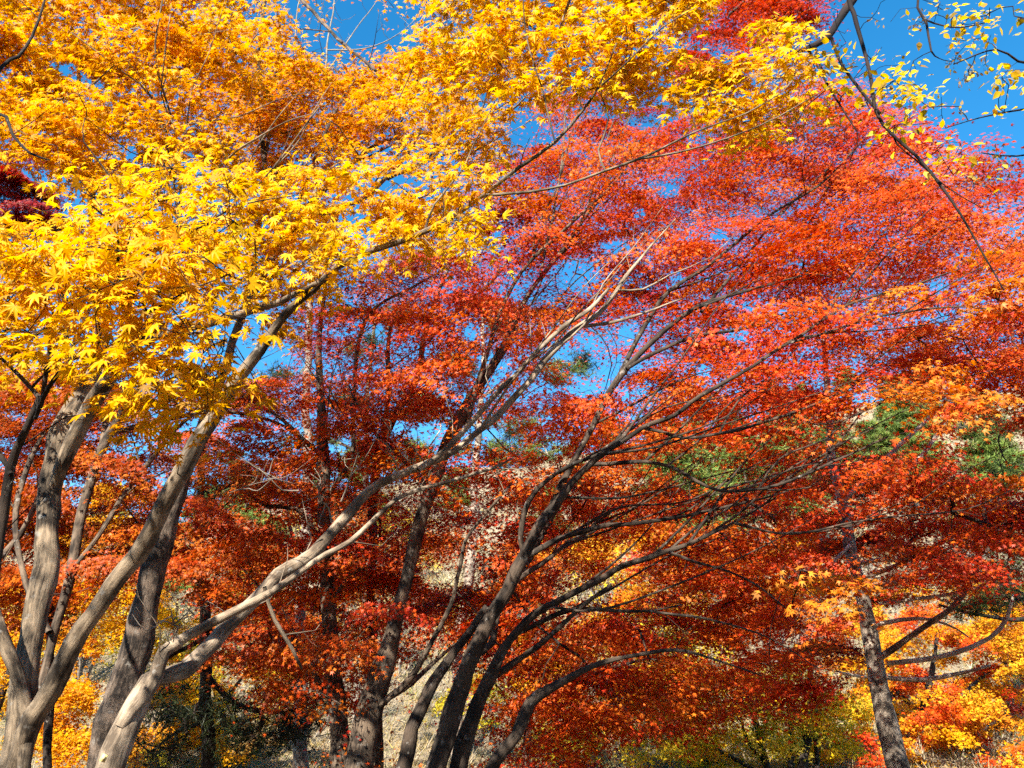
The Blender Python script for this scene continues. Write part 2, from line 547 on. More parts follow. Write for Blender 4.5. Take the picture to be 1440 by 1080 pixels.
        out = unit(off + rng.normal(size=(n, 3)) * Rh * .35)
        out[:, 2] -= rng.uniform(.1, .8, n)
        s.leaves.add(pos, nr, out, size * rng.uniform(.55, 1.2, n), col)
        for _ in range(twiglets):
            k = rng.integers(n)
            p1 = pos[k]
            mid = (c + p1) / 2 + rng.normal(size=3) * Rh * .1 + (0, 0, .06 * Rh)
            s.twigs.add([c, mid, p1], [.0018, .0014, .0009], 3, cap=False)

    def build(s):
        base = s.base or tuple(s.npos[0])
        root = empty(s.name, (0, 0, 0))
        root.location = base
        tag(root, s.label, s.cat, s.group)
        first = True
        made = []
        for kind, pts, rad, label, k in s.limbs:
            t = Tubes()
            kk = k or (20 if rad.max() > .06 else 12 if rad.max() > .02 else 8)
            t.add(pts, rad, kk, True, .07 if rad.max() > .03 else .04)
            o = t.build(kind, s.bark2 if label and label.startswith('pale') and s.bark2 else s.bark, root)
            if label: o['label'] = label
            made.append(o)
        made.append(s.leaves.build('crown', s.leafmat, root, s.twigs, s.bark))
        for o in made:
            if o is not None:
                o.matrix_parent_inverse.identity()
                o.data.transform(__import__('mathutils').Matrix.Translation(-Vector(base)))
        s.root = root
        return root

# ------------------------------------------------------------------ the ground and the hillside
def build_ground():
    ys = np.concatenate([np.arange(-60, 14, 4), np.arange(14, 130, 1.6), np.arange(130, 420, 12)])
    xs = np.concatenate([np.arange(-260, -110, 8), np.arange(-110, 110, 1.8), np.arange(110, 261, 8)])
    X, Yy = np.meshgrid(xs, ys)
    Z = ground_z(X, Yy)
    v = np.stack([X, Yy, Z], -1).reshape(-1, 3)
    nx, ny = len(xs), len(ys)
    i = np.arange(ny - 1)[:, None] * nx + np.arange(nx - 1)[None]
    q = np.stack([i, i + 1, i + nx + 1, i + nx], -1).reshape(-1, 4)
    m, n, l, b = new_mat('leaf_strewn_ground')
    tc = n.new('ShaderNodeTexCoord')
    n1 = n.new('ShaderNodeTexNoise'); n1.inputs['Scale'].default_value = .12; n1.inputs['Detail'].default_value = 8; n1.inputs['Roughness'].default_value = .7
    n2 = n.new('ShaderNodeTexNoise'); n2.inputs['Scale'].default_value = 3.0; n2.inputs['Detail'].default_value = 6; n2.inputs['Roughness'].default_value = .75
    l.new(tc.outputs['Object'], n1.inputs['Vector']); l.new(tc.outputs['Object'], n2.inputs['Vector'])
    r1 = n.new('ShaderNodeValToRGB')
    e = r1.color_ramp.elements
    e[0].position, e[0].color = .3, (.16, .15, .07, 1)
    e[1].position, e[1].color = .7, (.36, .29, .19, 1)
    x = e.new(.5); x.color = (.27, .20, .11, 1)
    l.new(n1.outputs['Fac'], r1.inputs[0])
    r2 = n.new('ShaderNodeValToRGB')
    e = r2.color_ramp.elements
    e[0].position, e[0].color = .35, (.10, .07, .04, 1)
    e[1].position, e[1].color = .66, (.44, .34, .22, 1)
    l.new(n2.outputs['Fac'], r2.inputs[0])
    mx = n.new('ShaderNodeMix'); mx.data_type = 'RGBA'; mx.inputs['Factor'].default_value = .5
    l.new(r1.outputs[0], mx.inputs['A']); l.new(r2.outputs[0], mx.inputs['B'])
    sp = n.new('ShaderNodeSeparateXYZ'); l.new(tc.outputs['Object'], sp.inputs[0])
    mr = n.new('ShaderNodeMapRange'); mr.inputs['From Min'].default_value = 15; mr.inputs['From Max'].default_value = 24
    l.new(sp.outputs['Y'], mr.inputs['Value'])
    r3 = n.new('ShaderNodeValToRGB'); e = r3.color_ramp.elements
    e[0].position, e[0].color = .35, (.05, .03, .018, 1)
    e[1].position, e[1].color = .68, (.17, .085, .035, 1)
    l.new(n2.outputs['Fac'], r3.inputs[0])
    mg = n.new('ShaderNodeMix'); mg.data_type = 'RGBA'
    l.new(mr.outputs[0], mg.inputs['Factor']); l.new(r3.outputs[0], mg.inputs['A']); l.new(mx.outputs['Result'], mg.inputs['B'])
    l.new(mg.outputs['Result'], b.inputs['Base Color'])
    b.inputs['Roughness'].default_value = .95
    bp = n.new('ShaderNodeBump'); bp.inputs['Distance'].default_value = .25
    l.new(n2.outputs['Fac'], bp.inputs['Height']); l.new(bp.outputs[0], b.inputs['Normal'])
    tag(mesh_object('ground', v, q.ravel(), np.full(len(q), 4), m, smooth=True), kind='structure')


build_ground()


def unseen_foliage_screen():
    """unseen mass of foliage added behind the viewpoint to block sky light"""
    lv = Leaves(SHAPE_FAR)
    n = 16000
    a = R(1) * rng.uniform(95, 265, n); d = rng.uniform(12, 16, n)
    x, y = np.sin(a) * d, np.cos(a) * d
    top = 8.3 + 1.0 * np.sin(a * 9) + .7 * np.sin(a * 23)
    z = rng.random(n) ** .8 * top
    lv.add(np.stack([x, y, z], -1), rng.normal(size=(n, 3)) + (0, 0, .6), rng.normal(size=(n, 3)), rng.uniform(.5, .9, n), leaf_colours('ND', n) * 1.6)
    tag(lv.build('unseen_foliage_screen', NEEDLE, None), kind='stuff')


unseen_foliage_screen()

# ------------------------------------------------------------------ the maples, traced limb by limb
Y1 = dict(shape=SHAPE_NEAR)
golden = Tree('maple_tree', 'tall yellow maple with two thick grey trunks, its long bough arching to the upper right', bark=BARK_GREY, **Y1)
golden.girth = .32
golden.limb([(12, 1115, 72), (26, 1040, 62), (34, 960, 50), (38, 895, 46), (50, 820, 48), (60, 765, 46), (70, 710, 44), (87, 630, 48), (104, 588, 48), (124, 545, 40), (132, 490, 28), (134, 440, 23), (130, 340, 16), (128, 240, 13), (112, 130, 9), (104, 50, 5), (100, -40, 3)], 'trunk', (4.3, 4.8), True)
golden.limb([(22, 1085, 36), (42, 1022, 42), (72, 968, 42), (110, 905, 39), (160, 825, 38), (200, 762, 37), (236, 702, 37), (270, 642, 36), (300, 590, 33), (335, 532, 29), (375, 470, 22), (410, 430, 20), (442, 402, 17), (475, 377, 15), (522, 355, 14), (570, 341, 12), (622, 317, 11), (656, 292, 10), (686, 272, 9), (730, 235, 8), (780, 200, 7), (820, 155, 6), (845, 115, 4), (868, 60, 3)], 'trunk', (4.25, 2.45))
golden.limb([(684, 273, 8), (712, 273, 7), (745, 271, 6.5), (792, 262, 6), (850, 241, 6), (920, 215, 5), (980, 186, 4), (1050, 160, 3), (1100, 130, 2)], 'branch', (2.72, 2.4))
golden.limb([(80, 680, 26), (104, 615, 33), (138, 562, 36), (166, 528, 32), (194, 478, 24), (235, 420, 15), (290, 330, 9), (380, 240, 5), (450, 150, 3)], 'branch', (4.4, 3.5))
golden.limb([(194, 478, 18), (250, 468, 19), (300, 452, 18), (335, 442, 18), (375, 430, 17), (410, 415, 14), (446, 397, 12)], 'branch', (4.35, 3.22))
golden.limb([(-2, 870, 22), (10, 915, 26), (22, 970, 28), (25, 1060, 28), (28, 1100, 28)][::-1], 'branch', (4.2, 4.15))
golden.limb([(-2, 872, 20), (-20, 780, 16), (-50, 640, 12), (-60, 400, 8), (-30, 200, 6)], 'branch', (4.15, 4.4))
golden.limb([(240, 400, 7), (254, 310, 6), (252, 232, 5.5), (240, 165, 5), (222, 105, 5), (218, 60, 4), (228, 0, 3)], 'branch', (3.9, 3.4))
golden.limb([(254, 330, 6), (240, 225, 5), (212, 137, 4.5), (160, 92, 3), (100, 45, 2)], 'branch', (3.85, 3.3))
golden.limb([(228, 120, 3), (233, 75, 3), (240, 20, 2)], 'branch', (3.5, 3.3))
golden.limb([(290, 255, 5.5), (330, 215, 5), (360, 195, 4), (400, 172, 3), (440, 160, 2)], 'branch', (3.75, 3.2))
golden.limb([(845, 120, 4), (880, 90, 3.5), (930, 40, 3), (980, 10, 2)], 'branch', (2.5, 2.2))
golden.limb([(780, 200, 4), (760, 120, 3.5), (740, 50, 3), (735, -20, 2)], 'branch', (2.55, 2.35))

near = Tree('maple_tree', 'slim dark-stemmed maple at the left edge, its fork holding the largest yellow leaves', bark=BARK_DARK, **Y1)
near.limb([(-40, 1000, 24), (-10, 800, 20), (5, 720, 19), (16, 660, 16), (40, 610, 14), (60, 560, 13)], 'trunk', (2.9, 2.7), True)
near.limb([(52, 578, 9), (56, 562, 9), (44, 545, 8), (12, 512, 7), (-14, 485, 5), (-50, 420, 5), (-45, 300, 5), (-30, 180, 5), (0, 96, 6), (25, 80, 5.5), (46, 52, 5), (60, 14, 4), (66, -10, 3)], 'branch', (2.7, 2.9))
near.limb([(52, 580, 9), (60, 560, 9), (66, 525, 9), (76, 465, 7), (84, 425, 6), (80, 380, 4)], 'branch', (2.7, 2.5))
near.limb([(50, 590, 8), (62, 562, 8), (80, 530, 8), (104, 500, 6), (140, 490, 4), (190, 486, 3), (240, 470, 2.5)], 'branch', (2.7, 2.2))
near.limb([(12, 512, 7), (30, 480, 7), (75, 455, 7), (100, 430, 6), (150, 400, 6), (163, 385, 6), (168, 340, 4), (155, 312, 3.5), (130, 290, 2.5)], 'branch', (2.65, 2.0))
near.limb([(163, 388, 4), (200, 400, 3.5), (235, 425, 3), (270, 470, 2.5), (295, 530, 2)], 'branch', (2.1, 1.95))
near.limb([(-40, 310, 5), (0, 160, 6), (20, 190, 5.5), (42, 214, 4.5), (70, 225, 2.5)], 'branch', (2.8, 2.7))
near.limb([(12, 668, 10), (0, 645, 9), (-15, 620, 8), (-40, 560, 7)], 'branch', (2.78, 2.8))

amber = Tree('maple_tree', 'scaly dark-trunked golden-orange maple standing behind the forked grey trunks', bark=BARK_SCALY, shape=SHAPE_MID)
amber.limb([(140, 1100, 64), (170, 985, 58), (195, 900, 52), (212, 812, 44), (230, 738, 38), (252, 670, 30), (282, 610, 24), (312, 545, 18), (330, 475, 16), (346, 430, 15), (400, 330, 13), (475, 250, 10), (520, 210, 8), (585, 190, 5), (640, 185, 3)], 'trunk', (6.0, 5.2), True)
amber.limb([(400, 335, 10), (450, 300, 10), (505, 282, 9), (545, 250, 8), (580, 205, 7), (594, 165, 5), (590, 120, 4), (560, 70, 2.5)], 'branch', (5.4, 4.7))
amber.limb([(545, 252, 7), (595, 224, 7), (650, 190, 6), (715, 157, 5), (745, 130, 3)], 'branch', (5.0, 4.5))
amber.limb([(650, 190, 5), (680, 150, 4), (697, 75, 4), (705, 30, 2.5)], 'branch', (4.7, 4.3))
amber.limb([(606, 222, 6), (618, 200, 6), (626, 160, 5), (640, 110, 4), (660, 60, 3)], 'branch', (4.9, 4.5))
amber.limb([(346, 430, 10), (360, 340, 8), (370, 250, 7), (385, 150, 5), (392, 60, 3)], 'branch', (5.5, 5.6))
amber.limb([(400, 332, 8), (440, 230, 7), (470, 160, 5), (500, 110, 3)], 'branch', (5.4, 5.5))
amber.limb([(530, 100, 5), (500, 74, 5.5), (465, 44, 6), (425, 0, 6.5), (390, -40, 7), (365, 60, 8), (372, 240, 9)][::-1], 'branch', (5.5, 4.6))

rust = Tree('maple_tree', 'rust-red maple with a slender leaning trunk seen between the forked grey trunks', bark=BARK_BROWN, shape=SHAPE_MID, leaf=LEAF_RED)
rust.limb([(52, 1000, 18), (60, 950, 18), (72, 890, 17), (98, 805, 17), (116, 720, 17), (136, 660, 17), (157, 608, 15), (200, 540, 9), (250, 480, 6)], 'trunk', (6.6, 6.8), True)
rust.limb([(98, 808, 9), (140, 750, 9), (170, 702, 9), (210, 650, 8), (245, 608, 6), (290, 570, 4)], 'branch', (6.6, 7.4))
rust.limb([(72, 890, 12), (30, 800, 11), (22, 720, 10), (45, 640, 9), (66, 600, 6)], 'branch', (6.6, 7.0))
rust.limb([(0, 790, 12), (30, 750, 11), (55, 700, 10), (80, 640, 8), (100, 560, 6)], 'branch', (7.0, 7.0))
rust.limb([(136, 660, 10), (150, 560, 9), (140, 480, 7)], 'branch', (6.7, 7.4))
rust.limb([(157, 608, 10), (240, 590, 9), (320, 580, 7), (400, 600, 5), (440, 640, 3)], 'branch', (6.8, 8.4))

maroon = Tree('maple_tree', 'shaded deep maroon maple at the far left behind the yellow leaves', bark=BARK_DARK, shape=SHAPE_MID, leaf=LEAF_RED)
maroon.limb([(66, 1100, 16), (72, 900, 15), (76, 760, 14), (88, 600, 12), (94, 480, 10), (80, 330, 7), (40, 230, 4)], 'trunk', (8.6, 8.2), True)
maroon.limb([(88, 600, 9), (50, 480, 7), (10, 330, 5), (-20, 230, 3)], 'branch', (8.6, 8.0))
maroon.limb([(94, 500, 8), (125, 430, 8), (132, 330, 6), (120, 255, 6), (84, 236, 4)], 'branch', (8.3, 7.8))

tan = Tree('maple_tree', 'pale tan maple leaning hard right across the lower left, yellow tag near its foot', bark=BARK_TAN, shape=SHAPE_MID, leaf=LEAF_RED)
tan.limb([(140, 1100, 54), (164, 1042, 48), (190, 992, 45), (206, 968, 38), (228, 961, 30), (253, 948, 30), (277, 929, 30), (300, 907, 30), (322, 883, 29), (345, 863, 27), (370, 836, 26), (394, 806, 25), (427, 780, 24), (460, 752, 22), (493, 718, 20), (520, 690, 17), (560, 668, 16), (612, 648, 14), (650, 625, 12), (700, 586, 12), (740, 540, 12), (776, 495, 12), (812, 460, 11), (850, 430, 9), (880, 390, 7), (922, 340, 4), (950, 308, 2)], 'trunk', (4.0, 5.4), True)
tan.limb([(172, 1026, 24), (192, 988, 28), (203, 958, 29), (213, 934, 27), (226, 913, 23), (242, 905, 21), (268, 890, 19), (317, 863, 17), (360, 843, 15), (393, 824, 13), (427, 801, 12), (460, 780, 11), (495, 760, 10), (537, 720, 9), (562, 700, 8.5), (590, 690, 8), (640, 675, 7), (690, 658, 5), (722, 642, 3)], 'branch', (4.0, 4.4))
tan.limb([(590, 660, 12), (622, 632, 12), (660, 596, 11), (705, 552, 10), (750, 500, 9.5), (790, 465, 9), (832, 432, 8), (856, 405, 5)], 'branch', (4.75, 5.2))
tan.limb([(812, 460, 7), (840, 458, 7), (905, 440, 5), (960, 420, 3)], 'branch', (5.2, 5.5))
tan.limb([(370, 826, 8), (384, 870, 8), (410, 910, 7), (425, 940, 4)], 'branch', (4.3, 4.6))


def dead_twig(tree, px, py, Y, spread, L, n, wid=3.0):
    """a bare pale twig forking into thin ends"""
    t = Tubes()
    o = P(px, py, Y)
    d = P(px + math.cos(R(spread)) * L, py - math.sin(R(spread)) * L, Y - .15) - o
    r = .5 * wid * float(depth(o)) / FPX
    m = [o, o + d * .3 + rng.normal(size=3) * .02, o + d * .6 + rng.normal(size=3) * .03, o + d]
    t.add(spline(np.array(m), .04), np.linspace(r, r * .3, len(spline(np.array(m), .04))), 6)
    for i in range(n):
        u = rng.uniform(.25, .95)
        s = o + d * u
        e = s + (d * rng.uniform(.3, .7) + rng.normal(size=3) * np.linalg.norm(d) * .4) * (1.15 - u * .5)
        q = spline(np.array([s, (s + e) / 2 + rng.normal(size=3) * .03, e]), .04)
        t.add(q, np.linspace(r * .55, r * .2, len(q)), 4)
    b = tree.base
    ob = t.build('dead_twig', BARK_BARE, tree.root)
    ob.data.transform(__import__('mathutils').Matrix.Translation(-Vector(b)))


straight = Tree('maple_tree', 'upright dark maple trunk rising straight left of centre, curved side branch low on its left', bark=BARK_BROWN, shape=SHAPE_MID, leaf=LEAF_RED)
straight.limb([(482, 1100, 44), (476, 1000, 37), (469, 930, 34), (463, 850, 29), (463, 780, 25), (458, 700, 22), (453, 620, 20), (450, 540, 13), (447, 480, 10), (456, 420, 7), (462, 350, 4)], 'trunk', 7.4, True)
straight.limb([(458, 978, 14), (432, 930, 11), (405, 895, 10), (386, 860, 9), (368, 830, 6), (340, 800, 3)], 'branch', (7.4, 7.0))
straight.limb([(466, 850, 8), (490, 810, 7), (520, 795, 5), (545, 770, 3)], 'branch', (7.4, 7.2))
straight.limb([(460, 700, 9), (497, 640, 8), (498, 560, 7.5), (506, 480, 7), (528, 435, 6), (578, 405, 4), (620, 380, 2.5)], 'branch', (7.4, 7.0))
straight.limb([(453, 640, 9), (400, 590, 7), (350, 560, 5), (310, 520, 3)], 'branch', (7.4, 7.6))
straight.limb([(463, 770, 9), (420, 715, 9), (380, 712, 8), (340, 690, 6)], 'branch', (7.4, 7.8))

slim = Tree('maple_tree', 'thin maple stem just right of the upright dark trunk, crooked in its upper half', bark=BARK_BROWN, shape=SHAPE_MID, leaf=LEAF_RED)
slim.limb([(530, 1100, 18), (528, 960, 17), (529, 860, 16), (528, 760, 16), (524, 690, 17), (535, 625, 16), (560, 572, 13), (586, 535, 12), (601, 470, 10), (615, 420, 8), (640, 350, 5), (650, 270, 3)], 'trunk', (8.6, 8.2), True)
slim.limb([(540, 610, 10), (545, 540, 9), (545, 490, 7), (556, 430, 5)], 'branch', (8.5, 8.2))
slim.limb([(601, 480, 8), (640, 440, 7), (690, 400, 5), (740, 330, 3)], 'branch', (8.3, 7.8))

lean = Tree('maple_tree', 'sunlit brown maple trunk leaning gently right at the centre of the grove', bark=BARK_BROWN, shape=SHAPE_MID, leaf=LEAF_RED)
lean.limb([(498, 1105, 58), (514, 1020, 48), (531, 960, 43), (548, 915, 36), (563, 850, 27), (576, 795, 26), (590, 740, 26), (605, 690, 27), (624, 640, 24), (650, 582, 22), (678, 535, 18), (702, 490, 16), (730, 430, 10), (760, 385, 9), (790, 350, 8), (815, 316, 6), (860, 250, 4), (900, 190, 2.5)], 'trunk', (7.0, 6.6), True)
lean.limb([(655, 605, 9), (672, 550, 9), (690, 490, 8), (712, 425, 7.5), (735, 382, 7), (770, 345, 6), (820, 298, 5), (870, 250, 4), (910, 180, 2.5)], 'branch', (6.8, 6.3))
lean.limb([(538, 990, 13), (570, 958, 12), (592, 925, 10), (610, 890, 9.5), (632, 850, 9), (648, 800, 8), (656, 760, 6), (690, 715, 5), (720, 680, 3)], 'branch', (6.9, 6.3))
lean.limb([(543, 985, 12), (580, 960, 11), (612, 930, 9), (640, 905, 5)], 'branch', (6.9, 7.4))
lean.limb([(605, 690, 10), (560, 640, 8), (520, 600, 6), (490, 540, 3)], 'branch', (6.9, 7.4))
lean.limb([(760, 388, 5), (780, 300, 4.5), (790, 230, 4), (795, 150, 2.5)], 'branch', (6.6, 6.4))

clump = Tree('maple_tree', 'red maple of many dark stems fanning out low from one clump below the middle', bark=BARK_CLUMP, shape=SHAPE_MID, leaf=LEAF_RED)
clump.limb([(606, 1105, 42), (626, 1030, 37), (646, 970, 31), (666, 915, 28), (690, 865, 25), (715, 825, 23), (738, 782, 21), (762, 735, 18), (790, 700, 15), (825, 660, 12), (860, 630, 11), (905, 600, 9), (955, 580, 8), (985, 555, 7), (1060, 515, 6), (1110, 480, 6), (1190, 430, 5), (1290, 398, 4), (1350, 378, 2.5)], 'trunk', (6.4, 5.2), True)
clump.limb([(560, 1105, 30), (580, 1040, 25), (600, 985, 24), (622, 945, 20), (660, 892, 16), (688, 850, 14)], 'trunk', (6.6, 6.5), True)
clump.limb([(640, 1105, 34), (656, 1040, 30), (676, 985, 26), (692, 945, 22), (715, 905, 17), (745, 872, 14), (790, 840, 13), (835, 820, 12), (880, 797, 11), (940, 776, 9), (990, 755, 7), (1032, 735, 5), (1090, 700, 3)], 'trunk', (6.6, 5.9), True)
clump.limb([(678, 1105, 28), (700, 1060, 25), (720, 1038, 22), (745, 995, 22), (775, 975, 19), (810, 955, 13), (850, 932, 10), (900, 922, 7), (950, 915, 6), (1010, 930, 4), (1070, 950, 2.5)], 'trunk', (6.2, 5.8), True)
clump.limb([(690, 952, 15), (720, 930, 13), (750, 910, 11), (790, 880, 10), (822, 850, 9), (860, 822, 7)], 'branch', (6.55, 6.2))
clump.limb([(728, 890, 10), (760, 876, 10), (800, 862, 8), (850, 856, 7), (910, 858, 5), (960, 850, 3)], 'branch', (6.5, 6.1))
clump.limb([(738, 785, 11), (735, 745, 10), (748, 700, 9), (778, 668, 8), (810, 650, 7), (850, 632, 6), (890, 600, 4)], 'branch', (6.2, 5.8))
clump.limb([(775, 718, 13), (800, 660, 13), (830, 600, 13), (852, 556, 13), (880, 520, 12), (915, 485, 10), (960, 445, 9), (1002, 422, 7), (1080, 400, 5), (1140, 385, 3)], 'branch', (6.1, 6.0))
clump.limb([(865, 540, 10), (885, 500, 9), (905, 460, 9), (940, 410, 8), (985, 380, 7), (1030, 345, 6), (1080, 305, 5), (1150, 262, 4), (1210, 200, 2.5)], 'branch', (6.1, 6.0))
clump.limb([(985, 440, 6), (1005, 415, 6), (1050, 360, 5), (1100, 300, 4), (1170, 230, 3)], 'branch', (6.0, 6.2))
clump.limb([(880, 520, 7), (930, 490, 7), (980, 470, 6), (1050, 460, 5), (1130, 430, 3)], 'branch', (6.0, 6.3))
clump.limb([(905, 602, 7), (960, 615, 6), (1010, 608, 6), (1080, 590, 6), (1150, 568, 5), (1240, 520, 3)], 'branch', (5.8, 5.5))
clump.limb([(830, 655, 9), (880, 650, 8), (940, 655, 7), (1010, 690, 6), (1080, 685, 6), (1160, 655, 5), (1250, 615, 3)], 'branch', (5.95, 5.5))
clump.limb([(738, 785, 12), (790, 755, 11), (850, 738, 9), (905, 735, 7), (962, 728, 6), (1020, 714, 5), (1110, 690, 3)], 'branch', (6.2, 6.1))
clump.limb([(715, 828, 11), (745, 800, 10), (790, 770, 8), (830, 745, 6), (860, 700, 3)], 'branch', (6.3, 6.8))
clump.limb([(666, 918, 16), (690, 900, 14), (702, 850, 12), (740, 800, 10), (775, 735, 8), (800, 690, 5)], 'branch', (6.4, 6.9))
clump.limb([(905, 858, 5), (1000, 872, 4), (1080, 896, 3), (1150, 940, 2)], 'branch', (6.1, 5.7))
clump.limb([(940, 776, 6), (1010, 800, 5), (1060, 822, 4), (1110, 860, 2.5)], 'branch', (6.0, 5.7))
clump.limb([(1032, 735, 5), (1110, 752, 5), (1200, 735, 4), (1290, 725, 3.5), (1360, 715, 2.5), (1420, 690, 2)], 'branch', (5.9, 5.6))
clump.limb([(1110, 482, 5), (1200, 455, 4.5), (1270, 440, 4), (1350, 432, 3), (1420, 440, 2)], 'branch', (5.4, 4.9))

conifer = Tree('larch_tree', 'pale straight conifer trunk on the right with bare sunlit side branches', bark=BARK_PINE, shape=SHAPE_NEEDLE, leaf=NEEDLE)
conifer.bark2 = BARK_PALE
conifer.limb([(1272, 1115, 38), (1256, 1060, 35), (1240, 990, 33), (1228, 930, 30), (1219, 880, 27), (1207, 820, 24), (1194, 770, 21), (1184, 700, 17), (1174, 640, 14), (1166, 580, 11), (1158, 500, 9), (1150, 400, 7), (1146, 320, 4)], 'trunk', 9.5, True)
for bl in ([(1245, 932, 9), (1290, 929, 9), (1340, 919, 9), (1390, 898, 8), (1414, 870, 7), (1424, 838, 4)], [(1248, 955, 8), (1300, 957, 8), (1350, 946, 7), (1390, 935, 4)],
           [(1228, 881, 8), (1270, 874, 8), (1310, 872, 6), (1345, 884, 4), (1362, 896, 2.5)], [(1236, 850, 6), (1290, 843, 6), (1340, 836, 6), (1380, 827, 5), (1432, 820, 4)],
           [(1208, 822, 6), (1260, 818, 6), (1300, 824, 4)], [(1204, 792, 8), (1240, 787, 8), (1276, 786, 6)], [(1212, 815, 8), (1262, 796, 8), (1302, 775, 8), (1345, 748, 7), (1395, 708, 7), (1440, 666, 6), (1480, 630, 5)],
           [(1186, 705, 8), (1240, 650, 8), (1292, 602, 7), (1335, 560, 5)], [(1190, 735, 8), (1250, 690, 8), (1296, 640, 8), (1335, 585, 6), (1360, 540, 4)], [(1216, 950, 6), (1195, 949, 5), (1176, 944, 3)],
           [(1194, 765, 6), (1160, 800, 5), (1130, 815, 3)]):
    conifer.limb(bl, 'branch', (9.4, 8.5 + .7 * rng.random()), label='pale sunlit side branch')
conifer.limb([(1236, 926, 12), (1270, 905, 11), (1305, 885, 11), (1340, 860, 11), (1366, 824, 10)], 'branch', (9.4, 8.6), label='thick dark branch with blunt broken end')

cherry = Tree('cherry_tree', 'dark overhanging boughs with sparse pale yellow leaves at the upper right', bark=BARK_CHERRY, shape=SHAPE_OVATE)
cherry.limb([(1950, 1150, 70), (1900, 700, 60), (1800, 250, 48), (1600, -60, 34), (1350, -130, 24), (1220, -60, 18), (1192, -5, 15), (1176, 28, 13), (1166, 52, 12), (1148, 64, 10), (1124, 72, 7), (1112, 76, 5)], 'trunk', (3.3, 3.0), True)
cherry.limb([(1192, 0, 9), (1205, 48, 7.5), (1222, 100, 7), (1235, 156, 7), (1256, 186, 6), (1290, 216, 5.5), (1322, 256, 5), (1352, 302, 4), (1386, 362, 3), (1412, 408, 2)], 'branch', (3.0, 2.8))
cherry.limb([(1167, 54, 6), (1185, 95, 5.5), (1215, 135, 5), (1237, 160, 5)], 'branch', (3.0, 2.95))
cherry.limb([(1134, 69, 5), (1148, 90, 4), (1164, 118, 4), (1190, 160, 3), (1206, 186, 2)], 'branch', (3.0, 2.9))
cherry.limb([(1146, 66, 4.5), (1150, 80, 4), (1160, 105, 4)], 'branch', (3.0, 2.95))
cherry.limb([(1256, 186, 4), (1262, 202, 3), (1290, 226, 2.5), (1330, 262, 2.2), (1380, 292, 1.6)], 'branch', (2.93, 2.9))
cherry.limb([(1350, -128, 9), (1292, -10, 5), (1304, 32, 4.5), (1310, 72, 3), (1320, 82, 2)], 'branch', (3.0, 3.0))
cherry.limb([(1302, 28, 3.5), (1325, 36, 3), (1352, 38, 2.5), (1390, 30, 2)], 'branch', (3.0, 2.9))
cherry.limb([(1600, -60, 12), (1520, 40, 7), (1450, 90, 5), (1400, 70, 3), (1340, 90, 2)], 'branch', (3.1, 2.9))
cherry.limb([(1700, 80, 14), (1540, 140, 6), (1450, 150, 4), (1380, 165, 2.5), (1330, 180, 1.6)], 'branch', (3.1, 3.0))
cherry.limb([(1560, 130, 6), (1500, 200, 4), (1430, 220, 3), (1380, 215, 2)], 'branch', (3.1, 3.0))

TREES = dict(g=golden, n=near, a=amber, d=rust, m=maroon, t=tan, s=straight, i=slim, l=lean, c=clump)

